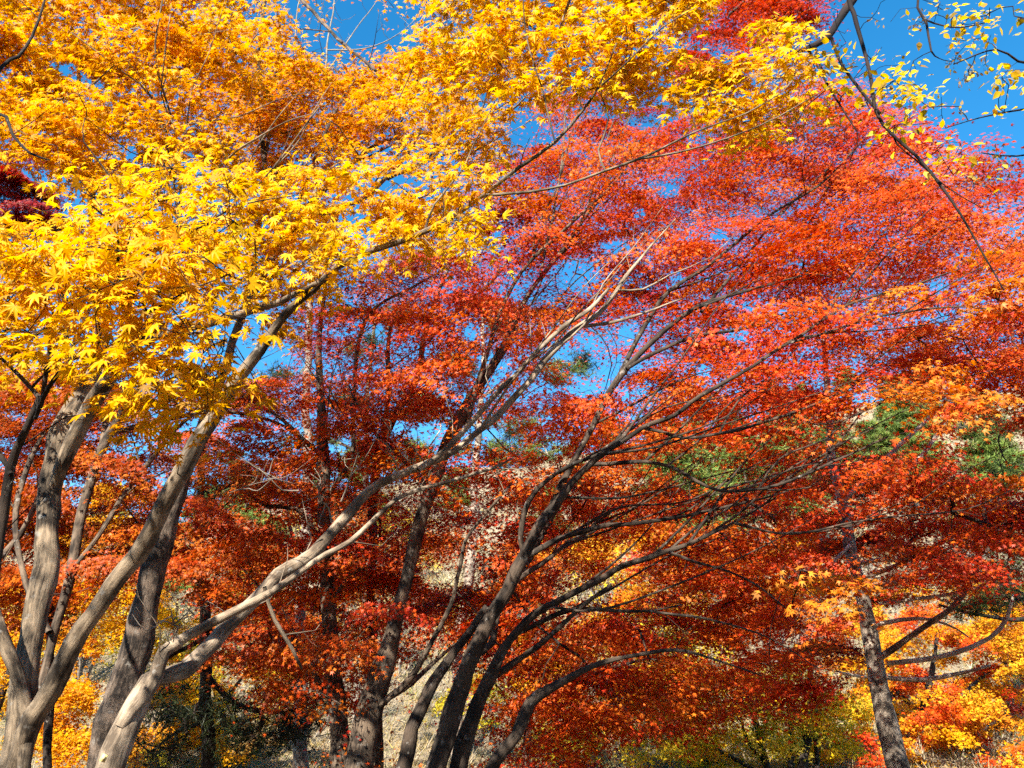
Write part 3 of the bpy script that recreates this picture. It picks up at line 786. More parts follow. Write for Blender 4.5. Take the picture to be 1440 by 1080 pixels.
# ------------------------------------------------------------------ where each colour of foliage hangs: 36 x 27 cells of the view
# 0 open sky, 1 open hillside, 2 yellow, 3 gold, 4 orange, 5 red, 6 crimson, 7 vermilion, 8 amber, 9 rust, 10 maroon, 11 and up the same colours, thinner
KEY = ['S', 'H', 'Y', 'G', 'O', 'R', 'C', 'V', 'A', 'D', 'M', 'y', 'g', 'r', 'c', 'v', 'd', 'm']
CELLS = [
    [3, 3, 3, 3, 3, 3, 3, 3, 3, 12, 0, 0, 0, 0, 0, 12, 2, 2, 2, 2, 2, 2, 2, 2, 2, 14, 6, 6, 14, 0, 0, 0, 0, 0, 0, 0],
    [3, 3, 3, 3, 3, 3, 3, 3, 3, 3, 12, 0, 0, 0, 12, 2, 2, 2, 2, 2, 2, 2, 2, 2, 6, 6, 14, 2, 0, 0, 0, 0, 0, 0, 0, 0],
    [3, 3, 3, 3, 3, 3, 3, 3, 3, 4, 4, 4, 4, 4, 3, 2, 2, 2, 2, 2, 2, 2, 2, 2, 6, 2, 2, 2, 13, 0, 0, 0, 0, 0, 0, 0],
    [3, 3, 3, 3, 3, 3, 3, 3, 4, 4, 4, 4, 4, 4, 3, 3, 3, 2, 2, 13, 13, 13, 5, 2, 2, 2, 2, 2, 13, 13, 13, 0, 0, 0, 0, 0],
    [3, 3, 3, 3, 3, 3, 3, 3, 4, 4, 4, 4, 4, 4, 4, 3, 3, 3, 0, 13, 5, 5, 13, 5, 5, 5, 2, 5, 5, 13, 13, 13, 13, 0, 0, 0],
    [17, 3, 3, 3, 3, 3, 3, 3, 4, 4, 4, 4, 12, 12, 3, 3, 3, 13, 13, 5, 5, 5, 5, 13, 5, 5, 5, 5, 5, 5, 5, 5, 13, 13, 13, 0],
    [10, 10, 3, 12, 12, 12, 2, 2, 2, 2, 2, 2, 2, 2, 2, 2, 2, 13, 5, 5, 5, 13, 5, 5, 5, 5, 5, 5, 5, 5, 5, 5, 5, 5, 13, 13],
    [10, 10, 11, 2, 2, 2, 2, 2, 2, 2, 2, 2, 2, 2, 2, 2, 2, 5, 5, 5, 13, 5, 5, 13, 5, 5, 5, 5, 7, 5, 5, 7, 7, 5, 13, 13],
    [2, 2, 2, 2, 2, 2, 2, 2, 12, 2, 2, 2, 2, 2, 2, 2, 2, 6, 5, 5, 13, 13, 13, 5, 5, 5, 5, 5, 5, 7, 7, 7, 7, 7, 5, 13],
    [2, 2, 2, 2, 2, 2, 2, 2, 12, 2, 2, 2, 5, 5, 5, 5, 7, 5, 5, 13, 13, 13, 13, 5, 5, 5, 5, 7, 7, 7, 7, 7, 7, 7, 8, 8],
    [2, 2, 2, 2, 2, 2, 2, 2, 12, 3, 3, 5, 5, 5, 5, 7, 7, 7, 5, 5, 13, 5, 5, 5, 5, 5, 5, 7, 7, 7, 7, 8, 7, 7, 8, 8],
    [2, 2, 2, 2, 2, 2, 2, 2, 0, 12, 5, 5, 5, 7, 7, 7, 7, 7, 5, 5, 13, 13, 13, 5, 5, 5, 7, 7, 7, 7, 7, 7, 7, 7, 5, 5],
    [3, 3, 3, 2, 2, 2, 2, 2, 0, 0, 5, 5, 13, 7, 7, 7, 7, 13, 5, 13, 0, 13, 5, 5, 7, 7, 7, 7, 7, 7, 7, 7, 7, 7, 5, 5],
    [9, 9, 9, 9, 9, 2, 2, 2, 9, 9, 5, 5, 7, 7, 7, 7, 7, 13, 13, 13, 13, 13, 5, 5, 5, 7, 7, 7, 7, 7, 7, 8, 8, 8, 7, 5],
    [9, 9, 9, 9, 9, 2, 2, 9, 9, 9, 9, 5, 7, 7, 7, 13, 13, 13, 13, 5, 7, 7, 7, 7, 7, 7, 7, 7, 7, 15, 1, 1, 8, 8, 8, 7],
    [9, 9, 9, 9, 9, 9, 9, 9, 9, 9, 9, 9, 9, 7, 13, 13, 13, 13, 5, 7, 7, 7, 7, 7, 7, 7, 7, 15, 15, 15, 1, 1, 1, 15, 1, 1],
    [9, 9, 9, 16, 9, 9, 9, 9, 9, 9, 9, 9, 7, 7, 7, 7, 7, 13, 5, 7, 7, 7, 7, 7, 1, 1, 15, 7, 7, 7, 5, 5, 5, 5, 1, 1],
    [9, 9, 9, 16, 9, 9, 16, 9, 9, 9, 9, 9, 7, 7, 7, 7, 7, 7, 7, 7, 7, 7, 7, 7, 7, 7, 7, 7, 7, 5, 5, 5, 5, 5, 6, 13],
    [9, 9, 9, 16, 9, 9, 16, 9, 9, 16, 9, 9, 7, 7, 7, 7, 7, 13, 7, 7, 7, 7, 7, 7, 7, 7, 7, 7, 5, 5, 5, 5, 5, 5, 5, 6],
    [9, 9, 9, 9, 16, 16, 9, 9, 9, 16, 9, 7, 7, 7, 7, 7, 13, 7, 7, 7, 15, 1, 7, 7, 7, 7, 7, 7, 7, 5, 5, 5, 5, 5, 13, 13],
    [9, 9, 16, 16, 16, 16, 16, 16, 16, 16, 9, 7, 7, 7, 7, 7, 7, 7, 7, 7, 1, 1, 1, 7, 7, 7, 7, 7, 8, 8, 5, 13, 5, 13, 5, 1],
    [16, 16, 16, 1, 1, 1, 1, 1, 9, 9, 9, 16, 7, 7, 15, 15, 7, 7, 7, 15, 15, 7, 7, 7, 7, 7, 7, 7, 7, 8, 1, 1, 1, 1, 1, 1],
    [1, 1, 1, 1, 1, 1, 1, 16, 9, 9, 9, 9, 15, 15, 15, 1, 15, 7, 7, 15, 7, 7, 7, 7, 7, 7, 7, 7, 7, 5, 1, 1, 1, 1, 1, 1],
    [1, 1, 1, 1, 1, 1, 1, 1, 16, 9, 9, 16, 15, 15, 1, 1, 15, 7, 7, 15, 7, 7, 7, 7, 7, 7, 7, 7, 7, 5, 1, 1, 1, 1, 1, 1],
    [1, 1, 1, 1, 1, 1, 1, 1, 1, 16, 16, 16, 15, 1, 1, 1, 1, 15, 7, 7, 7, 7, 7, 7, 7, 15, 15, 15, 6, 1, 1, 1, 1, 1, 1, 1],
    [1, 1, 1, 1, 1, 1, 1, 1, 1, 1, 1, 1, 15, 1, 1, 1, 1, 7, 7, 15, 7, 7, 7, 7, 15, 1, 1, 1, 1, 1, 1, 1, 1, 1, 1, 1],
    [1, 1, 1, 1, 1, 1, 1, 1, 1, 1, 1, 1, 1, 1, 1, 1, 1, 15, 15, 15, 15, 1, 1, 1, 1, 1, 1, 1, 1, 1, 1, 1, 1, 1, 1, 1]]
MAP = [[KEY[i] for i in r] for r in CELLS]
GRID = np.array([[ord(c) for c in r] for r in MAP])
OPEN = [(490, 48, 84, 44), (812, 388, 34, 26), (862, 348, 16, 14), (700, 330, 10, 8), (955, 395, 12, 8), (900, 300, 10, 8), (1010, 330, 10, 7), (780, 290, 9, 8), (880, 470, 12, 9), (660, 470, 12, 10), (1100, 440, 10, 8), (990, 520, 12, 8), (560, 600, 12, 10), (430, 610, 12, 9), (530, 470, 22, 18), (370, 505, 40, 24), (345, 455, 26, 22), (850, 520, 40, 16), (735, 170, 22, 40), (690, 615, 26, 16),
        (760, 590, 20, 12), (600, 612, 26, 14), (480, 625, 26, 12), (940, 268, 22, 12), (1035, 470, 24, 12), (820, 545, 20, 14), (640, 800, 40, 30), (770, 785, 18, 10), (870, 800, 40, 26),
        (690, 520, 26, 24), (185, 215, 12, 18), (95, 95, 14, 10), (790, 500, 30, 12), (1320, 400, 14, 14), (960, 650, 46, 18), (560, 255, 30, 14), (500, 300, 24, 10), (715, 615, 20, 12)]


def keep_leaf(pos):
    """crowns have gaps: thins the leaves where the sky or the hill shows through"""
    x, y = project(pos)
    wob = np.sin(pos[:, 0] * 4.1 + pos[:, 2] * 2.3 + 1) * np.sin(pos[:, 2] * 5.3 - pos[:, 1] * 1.7) + .5 * np.sin(pos[:, 0] * 9.7 - pos[:, 2] * 8.1)
    jx, jy = x + wob * 16 + rng.normal(size=len(x)) * 12, y - wob * 14 + rng.normal(size=len(x)) * 12
    cx, cy = (jx // 40).astype(int), (jy // 40).astype(int)
    ins = (cx >= 0) & (cx < 36) & (cy >= 0) & (cy < 27)
    c = GRID[np.clip(cy, 0, 26), np.clip(cx, 0, 35)]
    gap = ins & ((c == ord('S')) | (c == ord('H')))
    pr = np.where(gap, .14, 1.0)
    for a, b, rx, ry in OPEN:
        rx, ry = rx * 1.05, ry * 1.05
        r2 = ((x - a) / rx) ** 2 + ((y - b) / ry) ** 2
        pr = np.minimum(pr, np.clip(.1 + (r2 * (1 + .55 * wob) - .35) * .9, .1, 1))
    return rng.random(len(x)) < pr


LAI = 2.3
RED_SET = 'tsilc'
# letter: trees, depth range, leaf-layer density, palette, leaf span, spray radius, sprays per cell
SPEC = {
    'Y': ('gn', (3.0, 4.0), 3.2, 'Y', .066, .18, 2), 'G': ('gna', (3.4, 4.8), 3.0, 'G', .064, .24, 2),
    'O': ('a', (4.8, 6.4), 3.6, 'O', .064, .32, 2), 'R': (RED_SET, (5.7, 9.0), 3.5, 'R', .050, .56, 2),
    'C': (RED_SET, (5.8, 8.4), 3.8, 'C', .050, .50, 2), 'V': (RED_SET, (5.9, 9.0), 3.4, 'V', .050, .60, 2),
    'A': ('c', (4.4, 5.6), 2.8, 'A', .060, .28, 3), 'D': ('dsd', (6.6, 9.4), 3.5, 'D', .052, .52, 2), 'M': ('mc', (7.0, 8.8), 4.6, 'M', .052, .40, 2),
}
clump.shoots(46, (760, 380, 1300, 860), 6, (12, 52), (.9, 2.6), .010)
lean.shoots(16, (560, 220, 900, 700), 6, (35, 75), (.8, 2.2), .010)
tan.shoots(5, (560, 260, 1000, 720), 5, (20, 60), (.6, 1.8), .008)
straight.shoots(8, (380, 380, 620, 760), 7, (30, 150), (.6, 1.6), .008)
slim.shoots(8, (480, 260, 760, 760), 8, (30, 110), (.7, 1.8), .008)
amber.shoots(14, (300, 100, 720, 480), 5, (20, 110), (.6, 1.5), .008)
golden.shoots(16, (100, 0, 900, 420), 3, (0, 120), (.4, 1.1), .005)
near.shoots(8, (0, 300, 300, 560), 2.4, (20, 130), (.3, .8), .004)
rust.shoots(10, (0, 540, 460, 860), 7, (20, 130), (.7, 1.6), .008)
for t in TREES.values(): t.side_twigs(.22 if t in (golden, near) else .30, .1, .45, prob=.6)
conifer.side_twigs(.5, .1, .5, up=-.1, rmax=.03, prob=.5)
LIMBS = {k: t.limb_nodes() for k, t in TREES.items()}
for row in range(-2, 27):
    for colm in range(-2, 38):
        ch = MAP[max(row, 0)][min(max(colm, 0), 35)]
        if ch in 'SH': continue
        dens = 1.0 if ch.isupper() else .5
        trees, (y0, y1), lai, pal, size, Rh, ns = SPEC[ch.upper()]
        for _ in range(ns):
            if row < 0 or colm < 0 or colm > 35:
                if rng.random() < .3: continue
            px, py = (colm + rng.uniform(-.1, 1.1)) * 40, (row + rng.uniform(-.1, 1.1)) * 40
            t = rng.random()
            Yd = y0 + (y1 - y0) * t
            if ch.upper() == 'Y':
                if px < 335 and py > 235: Yd = rng.uniform(1.85, 2.7)
                elif px > 640: Yd = rng.uniform(2.45, 3.2)
            if ch.upper() in 'RVC' and py > 660: Yd += .9
            if ch.upper() in 'RVC' and px > 1080: Yd -= .7
            if ch.upper() in 'RVC' and 1130 < px < 1250 and py > 590 and rng.random() < .88: Yd = rng.uniform(10.2, 11.5)
            c = P(px, py, Yd)
            dist = float(np.linalg.norm(c - (0, 0, EYE)))
            spx = size * FPX / dist
            n = LAI * dens * lai * 1600 / (.25 * spx * spx) / ns * rng.uniform(.25, 1.75)
            best = min(trees, key=lambda k: ((LIMBS[k] - c) ** 2).sum(1).min())
            pl = pal
            if pal in 'RV':
                q = rng.random()
                pl = 'M' if q > .985 and pal == 'R' else 'C' if q < (.10 if pal == 'R' else .03) else 'V' if q > .72 else pal
                if py < 420 and 700 < px < 1060 and q < .3: pl = 'C' if rng.random() < .6 else 'M'
            if pal == 'D' and px < 330 and rng.random() < .75: pl = 'DB'  # rust-brown leaves, darkened as well to carry the shade at the left
            if pal == 'D' and px > 360 and rng.random() < .35: pl = 'V'
            if pal == 'G' and rng.random() < .2: pl = 'Y' if rng.random() < .6 else 'O'
            if pal == 'Y' and px < 340 and rng.random() < .35: pl = 'G'  # deeper gold mixed in as painted shade among the near leaves
            tw = 4 if dist < 3.6 else 3
            f = (.4, .8, .5) if pal in 'YG' else (.5, .7, .36)
            TREES[best].spray(c, n, Rh, size, pl, droop=.34, thick=.16 if dist < 4.5 else .055, face=f, twiglets=tw, keep=keep_leaf, tier=None if pal in 'YGO' else .42)

# golden leaves fill out the amber tree behind the yellow boughs
for _ in range(70):
    TREES['a'].spray(P(rng.uniform(120, 720), rng.uniform(-40, 330), rng.uniform(5.0, 6.6)), 110, .34, .066, 'O' if rng.random() < .75 else 'G', keep=keep_leaf)
# unseen yellow boughs added overhead and back over the viewpoint, to dapple the trunks
for q in ([(-3.3, 4.2, 3.6), (-3.6, 3.0, 4.9), (-2.8, .9, 5.9), (-1.5, -1.2, 6.4), (-1.0, -2.8, 6.6)], [(-2.8, .9, 5.9), (-1.2, .7, 6.2), (.4, .2, 6.4), (1.8, -1.2, 6.7)], [(-2.8, .9, 5.9), (-3.4, -.8, 6.0), (-4.2, -2.2, 6.1)],
          [(.4, .2, 6.4), (1.2, .6, 6.9), (2.6, .4, 7.2)]):
    q = np.array([[*p, r] for p, r in zip(q, np.linspace(.055 if q[0][1] > 4 else .03, .008, len(q)))])
    c = spline(q, .15)
    golden.limbs.append(('branch', c[:, :3], c[:, 3], None, None))
    for p in c: golden.npos.append(p[:3]); golden.nrad.append(p[3]); golden.npar.append(-1); golden.ncnt.append(0)
for _ in range(120):
    c = np.array([rng.uniform(-5.6, 3.6), rng.uniform(-4.2, .9), 0]); c[2] = 5.6 + .25 * (.9 - c[1]) + rng.uniform(-.7, 1.3)
    if -3.8 < c[0] < -1.2 and rng.random() < .85: continue
    if np.sin(c[0] * 2.1 + 1) * np.sin(c[1] * 2.3) + rng.normal() * .4 > -.15: golden.spray(c, 42, .34, .072, 'Y', thick=.2, face=(.4, .6, .5))
for _ in range(34):  # more unseen sprays, added to shade the left trunk
    c = np.array([rng.uniform(-5.3, -3.7), rng.uniform(-2.2, 1.2), rng.uniform(4.9, 7.2)])
    golden.spray(c, 46, .34, .072, 'Y', thick=.2, face=(.4, .6, .5))
# the overhead tree: few, single leaves and dried seed heads
for px, py, sx, sy, n in ((1180, 60, 70, 50, 12), (1250, 95, 45, 50, 20), (1200, 105, 50, 30, 12), (1255, 120, 40, 25, 22), (1290, 140, 50, 35, 20), (1240, 185, 40, 25, 12), (1300, 205, 50, 30, 14),
                          (1375, 30, 60, 20, 16), (1370, 50, 30, 25, 14), (1430, 20, 40, 30, 16), (1425, 100, 30, 12, 18), (1410, 120, 12, 6, 5), (1412, 155, 12, 6, 4), (1130, 40, 50, 40, 8), (1345, 230, 40, 30, 8), (1325, 20, 20, 20, 5)):
    for k in range(max(3, n // 2)):
        c = P(px + rng.normal() * sx * .5, py + rng.normal() * sy * .5, rng.uniform(2.75, 3.1))
        cherry.spray(c, rng.integers(4, 9), .085, .046, 'LEM', thick=.5, droop=.5, face=(.3, .7, .6))
for _ in range(60):
    cherry.targets.append((P(rng.uniform(1090, 1340), rng.uniform(-10, 220), rng.uniform(2.8, 3.2)),))
for px, py in ((1365, 95), (1352, 118), (1385, 90), (1340, 92), (1352, 80), (1380, 105), (1350, 148), (1405, 210), (1418, 218), (1300, 32), (1290, 36), (1370, 60), (1228, 25), (1200, 90)):
    for _ in range(2):
        cherry.spray(P(px + rng.normal() * 5, py + rng.normal() * 5, 3.0), 6, .022, .022, 'SC', thick=1.0, face=(.1, .3, 1))
# needle fans high on the conifer, and on its far side
for px, py, sx, sy, k in ((1378, 245, 12, 14, 4), (1150, 330, 30, 30, 4)):
    for _ in range(k):
        conifer.spray(P(px + rng.normal() * sx, py + rng.normal() * sy, rng.uniform(8.6, 9.4)), 9, .10, .12, 'NG', thick=.35, droop=-.2, face=(1, .2, .8))

for t in (golden, near): t.grow(thin=.0016, power=.42)
for t in (amber, rust, maroon, tan, straight, slim, lean, clump): t.grow(thin=.0026, power=.45)
cherry.grow(thin=.0013, power=.4, most=.008)
conifer.grow(thin=.005, power=.4)
for t in (golden, near, amber, rust, maroon, tan, straight, slim, lean, clump, conifer, cherry): t.build()
for a in ((246, 893, 4.05, 100, 30, 7, 3.2), (246, 880, 4.0, 165, 62, 2, 2.2), (250, 872, 4.0, 25, 48, 3, 2.2), (466, 735, 4.3, 110, 60, 7, 3), (420, 690, 4.4, 150, 70, 6, 2.6), (480, 705, 4.3, 70, 70, 6, 3),
          (600, 655, 4.6, 120, 60, 5, 2.2), (560, 670, 4.5, 100, 70, 7, 2.4), (330, 690, 4.3, 20, 60, 5, 2), (700, 600, 4.9, 130, 70, 5, 2), (650, 630, 4.7, 80, 60, 5, 2)):
    dead_twig(tan, *a)


def plate():
    """the small tag on the leaning trunk"""
    m, n, l, b = new_mat('yellow_tag_plastic'); b.inputs['Base Color'].default_value = (.80, .62, .22, 1); b.inputs['Roughness'].default_value = .5
    m2, n, l, b = new_mat('faded_tag_print'); b.inputs['Base Color'].default_value = (.50, .40, .20, 1); b.inputs['Roughness'].default_value = .6
    c = P(146, 1066, 3.88)
    ax = unit(P(160, 1042, 3.88) - P(140, 1078, 3.88))
    view = unit(np.array([0, 0, EYE]) - c)
    sd = unit(np.cross(ax, view)); nn = np.cross(sd, ax)
    for name, hx, hy, off, mat, par in (('tag', .0125, .016, 0, m, tan.root), ('tag_print', .005, .0085, .0016, m2, None)):
        v = [c + nn * off + sd * a * hx + ax * b_ * hy + nn * z for z in (-.0015, .0012) for a, b_ in ((-1, -1), (1, -1), (1, 1), (-1, 1))]
        f = [0, 3, 2, 1, 4, 5, 6, 7, 0, 1, 5, 4, 1, 2, 6, 5, 2, 3, 7, 6, 3, 0, 4, 7]
        o = mesh_object(name, np.array(v) - np.array(tan.base), f, [4] * 6, mat, par or plate.tag)
        if par: plate.tag = o


plate()

# ------------------------------------------------------------------ trees farther back
def back_tree(name, label, stems, blobs, pal, Y, dY, size, bark=BARK_DARK, cat='tree', group=None, shape=SHAPE_FAR, leaf=LEAF, Rh=.5, lai=2.6, face=(.6, .5, .45), thick=.18, droop=.25, thin=.004, fine=()):
    t = Tree(name, label, cat, group, bark, shape, leaf)
    for i, s in enumerate(stems):
        t.limb(s, 'trunk' if i == 0 else 'branch', Y if i == 0 else (Y, Y + rng.uniform(-.4, .4)), i == 0, wob=.03)
    for px, py, rx, ry, ns in blobs:
        for _ in range(ns):
            a, r = rng.uniform(0, 6.283), math.sqrt(rng.random())
            c = P(px + rx * r * math.cos(a), py + ry * r * math.sin(a), Y + rng.uniform(-dY, dY))
            d = float(np.linalg.norm(c))
            sp = size * FPX / d
            n = 2 * lai * math.pi * rx * ry / ns / (.25 * sp * sp)
            t.spray(c, n * rng.uniform(.6, 1.4), Rh, size, pal if isinstance(pal, str) else pal[rng.integers(len(pal))], face=face, thick=thick, droop=droop)
    for px, py, rx, ry, ns in fine:
        for _ in range(ns): t.targets.append((P(px + rng.uniform(-rx, rx), py + rng.uniform(-ry, ry), Y + rng.uniform(-dY, dY)),))
    t.grow(thin=thin, power=.45, most=.05)
    t.build()
    return t


back_tree('maple_tree', 'yellow-green maple with several thin black stems at the bottom right of centre',
          [[(1128, 1105, 20), (1132, 1050, 18), (1136, 1000, 15), (1140, 950, 9), (1150, 900, 5)], [(1082, 1105, 12), (1072, 1060, 12), (1058, 1010, 10), (1045, 970, 6)], [(1112, 1105, 12), (1110, 1040, 10), (1112, 985, 9), (1108, 930, 5)],
           [(1086, 1095, 9), (1040, 1070, 8), (1005, 1052, 7), (960, 1036, 6), (925, 1018, 4)], [(1146, 1090, 9), (1148, 1030, 8), (1150, 970, 5)], [(1138, 1040, 6), (1165, 1032, 6), (1190, 1030, 4)], [(1075, 1075, 7), (1050, 1040, 6), (1040, 1000, 4)]],
          [(1040, 985, 90, 45, 26), (1120, 990, 70, 60, 24), (960, 1000, 60, 40, 14), (1010, 1050, 70, 30, 12), (1160, 1010, 60, 50, 20), (960, 940, 80, 50, 16), (1080, 1030, 120, 40, 26), (940, 1050, 60, 24, 10)], ['YG', 'LEM', 'Y'], 20, 2.4, .11, lai=1.5)
back_tree('maple_tree', 'orange-gold maple spreading low at the lower right behind the pale conifer trunk',
          [[(1302, 1110, 34), (1300, 1050, 30), (1298, 1010, 18), (1310, 950, 10), (1320, 890, 6)], [(1278, 1100, 12), (1262, 1020, 10), (1255, 960, 7), (1262, 900, 4)], [(1330, 1085, 9), (1352, 1060, 8), (1375, 1030, 6), (1410, 1010, 4)], [(1300, 1030, 9), (1350, 980, 7), (1400, 940, 5), (1440, 920, 3)],
           [(1294, 1010, 9), (1250, 960, 7), (1215, 930, 4)]],
          [(1320, 940, 130, 60, 46), (1280, 1000, 100, 50, 26), (1390, 1000, 80, 50, 26), (1330, 860, 120, 45, 34), (1220, 900, 60, 60, 14), (1420, 900, 50, 50, 10), (1200, 1040, 60, 40, 10), (1360, 1060, 110, 26, 22)], ['OG', 'O', 'V', 'OG'], 23, 2.6, .12, lai=1.8)
back_tree('maple_tree', 'faded pink-orange maple at the right edge above the gold foliage', [[(1470, 1100, 20), (1462, 1000, 16), (1450, 900, 12), (1440, 820, 6)], [(1455, 940, 8), (1420, 880, 6), (1390, 840, 3)]],
          [(1435, 880, 40, 60, 14), (1450, 980, 40, 60, 12)], 'PK', 26, 2, .13, bark=BARK_BROWN, lai=1.6)
back_tree('maple_tree', 'gold-leaved maple low at the far left behind the trunks', [[(-20, 1110, 18), (-5, 1000, 16), (30, 900, 12), (80, 820, 8), (130, 760, 4)], [(20, 925, 8), (70, 890, 7), (120, 870, 4)], [(10, 960, 8), (80, 970, 6), (130, 990, 3)]],
          [(110, 780, 100, 60, 26), (140, 860, 90, 50, 24), (60, 960, 80, 60, 20), (120, 1030, 90, 50, 18), (30, 860, 50, 60, 10), (170, 740, 70, 60, 16), (20, 700, 50, 50, 8)], ['OG', 'G', 'OG', 'O'], 17, 2.2, .10)
back_tree('maple_tree', 'small bright yellow maple low behind the fork of the pale leaning trunk', [[(320, 1110, 14), (316, 1020, 12), (300, 950, 9), (270, 900, 5)], [(312, 990, 7), (350, 940, 5), (380, 910, 3)]],
          [(280, 950, 80, 50, 22), (330, 1010, 70, 50, 16), (220, 1010, 60, 50, 10), (250, 890, 60, 30, 10), (190, 880, 40, 40, 8)], ['YG', 'Y', 'G'], 21, 2, .11)
back_tree('maple_tree', 'pale orange-yellow maple low left of the upright dark trunk', [[(420, 1110, 14), (415, 1030, 12), (400, 950, 9), (380, 890, 5)], [(412, 1000, 7), (440, 940, 5), (450, 890, 3)]],
          [(400, 900, 60, 60, 16), (420, 970, 50, 40, 10), (380, 1030, 60, 30, 7)], ['OG', 'LEM', 'SC'], 19, 1.4, .10, lai=1.6)
back_tree('maple_tree', 'yellow sapling glimpsed low between the clumped stems and the red foliage', [[(800, 1110, 10), (802, 1040, 8), (815, 980, 5), (830, 940, 3)], [(803, 1050, 5), (780, 1000, 4), (770, 970, 2)]],
          [(815, 1040, 60, 35, 14), (860, 990, 50, 40, 12), (770, 1030, 30, 40, 6), (660, 990, 40, 40, 8)], ['YG', 'LEM', 'YG'], 22, 2, .11, lai=2.0)
back_tree('maple_tree', 'dull orange maple filling in behind the red crowns at centre', [[(740, 1110, 16), (742, 980, 14), (760, 880, 10), (800, 780, 6), (850, 720, 3)], [(745, 960, 8), (700, 880, 6), (670, 820, 3)], [(760, 890, 7), (860, 850, 6), (960, 840, 3)]],
          [(820, 760, 130, 60, 22), (940, 860, 130, 60, 28), (1060, 800, 110, 70, 20), (860, 960, 140, 50, 22), (700, 860, 60, 50, 8)], ['OG', 'V', 'O', 'V'], 16, 1.6, .09, leaf=LEAF_RED, bark=BARK_BROWN)


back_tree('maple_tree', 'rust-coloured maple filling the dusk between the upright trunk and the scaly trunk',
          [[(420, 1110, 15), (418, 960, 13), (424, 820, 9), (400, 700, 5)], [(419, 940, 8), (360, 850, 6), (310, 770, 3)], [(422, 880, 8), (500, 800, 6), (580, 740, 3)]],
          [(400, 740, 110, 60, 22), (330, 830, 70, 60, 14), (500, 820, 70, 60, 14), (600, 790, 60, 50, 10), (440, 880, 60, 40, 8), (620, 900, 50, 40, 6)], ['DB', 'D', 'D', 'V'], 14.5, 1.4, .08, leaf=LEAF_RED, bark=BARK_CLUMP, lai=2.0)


def pine(label, stems, blobs, pal, Y, dY, size, bark=BARK_DARK, lai=2.2):
    return back_tree('pine_tree', label, stems, blobs, pal, Y, dY, size, bark, shape=SHAPE_NEEDLE, leaf=NEEDLE, Rh=.38, lai=lai, face=(.8, .3, .5), thick=.14, droop=-.1, thin=.008)


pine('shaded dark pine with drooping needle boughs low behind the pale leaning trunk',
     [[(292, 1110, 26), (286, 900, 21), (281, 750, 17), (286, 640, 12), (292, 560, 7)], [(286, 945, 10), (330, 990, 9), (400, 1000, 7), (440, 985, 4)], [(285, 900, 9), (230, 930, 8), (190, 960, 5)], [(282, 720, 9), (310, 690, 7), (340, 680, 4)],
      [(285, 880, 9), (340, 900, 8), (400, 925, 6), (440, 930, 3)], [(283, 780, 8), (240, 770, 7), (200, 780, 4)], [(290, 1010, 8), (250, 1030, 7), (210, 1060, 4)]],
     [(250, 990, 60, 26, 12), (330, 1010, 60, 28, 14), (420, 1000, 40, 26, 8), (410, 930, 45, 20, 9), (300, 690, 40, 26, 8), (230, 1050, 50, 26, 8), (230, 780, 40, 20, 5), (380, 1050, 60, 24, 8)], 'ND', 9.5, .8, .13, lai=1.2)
pine('tall green pine with sunlit needle pads seen through the red crowns at centre',
     [[(640, 1110, 20), (648, 900, 19), (660, 800, 18), (668, 700, 14), (676, 560, 10), (680, 440, 6)], [(668, 690, 7), (740, 650, 6), (800, 630, 4)], [(674, 600, 6), (600, 570, 5), (540, 560, 3)], [(676, 540, 6), (620, 500, 4)], [(676, 560, 6), (740, 520, 5), (800, 510, 3)],
      [(666, 720, 6), (600, 680, 5), (540, 650, 3)]],
     [(650, 510, 34, 22, 9), (600, 570, 40, 22, 8), (760, 640, 60, 22, 12), (720, 590, 40, 20, 8), (790, 520, 40, 20, 7), (540, 640, 60, 20, 9), (590, 660, 50, 20, 8), (690, 460, 30, 20, 5), (670, 640, 40, 26, 6)], ['NG', 'NG', 'ND'], 15, 1.2, .2, BARK_PINE)
pine('slender green pine behind the upright dark trunk',
     [[(520, 1110, 16), (515, 900, 15), (512, 750, 13), (515, 600, 9), (525, 450, 5)], [(514, 640, 6), (470, 620, 5), (430, 610, 3)], [(516, 560, 5), (550, 530, 4)], [(515, 590, 5), (440, 560, 4), (380, 540, 2)]],
     [(490, 560, 34, 20, 6), (540, 450, 30, 22, 6), (440, 630, 40, 16, 7), (480, 700, 50, 18, 7), (400, 535, 40, 14, 5), (520, 490, 26, 18, 4)], ['NG', 'ND'], 17, 1.2, .2, BARK_BROWN)
pine('green pine leaning in from the right edge with dark-shaded boughs',
     [[(1530, 1120, 34), (1520, 800, 28), (1510, 500, 20), (1500, 350, 12)], [(1520, 850, 10), (1440, 870, 8), (1370, 860, 6), (1320, 850, 4)], [(1516, 690, 9), (1440, 730, 7), (1380, 750, 4)], [(1512, 560, 8), (1440, 600, 6), (1390, 610, 4)], [(1514, 620, 8), (1450, 650, 6), (1420, 660, 4)]],
     [(1410, 845, 40, 22, 12), (1370, 850, 40, 14, 8), (1430, 790, 26, 24, 6), (1415, 600, 34, 16, 9), (1430, 660, 20, 22, 5), (1380, 740, 50, 20, 8)], ['NG', 'ND', 'NG'], 11, .8, .15)
back_tree('bare_tree', 'leafless tree top of fine pale twigs against the sky at the top left of centre',
          [[(420, 1110, 26), (430, 700, 18), (440, 350, 9), (452, 150, 5), (462, 60, 3), (470, 0, 2), (478, -60, 1.2)], [(452, 150, 4), (420, 70, 3), (418, 20, 2), (430, -30, 1.2)], [(455, 110, 3), (500, 40, 2), (530, 0, 1.5), (545, -40, 1)], [(460, 70, 2.5), (520, 66, 2), (565, 45, 1.4), (600, 10, 1)], [(425, 80, 2.5), (400, 55, 2), (385, 10, 1.2)]],
          [], 'TAN', 12, 1, .05, BARK_BARE, fine=[(480, 25, 110, 40, 46)])


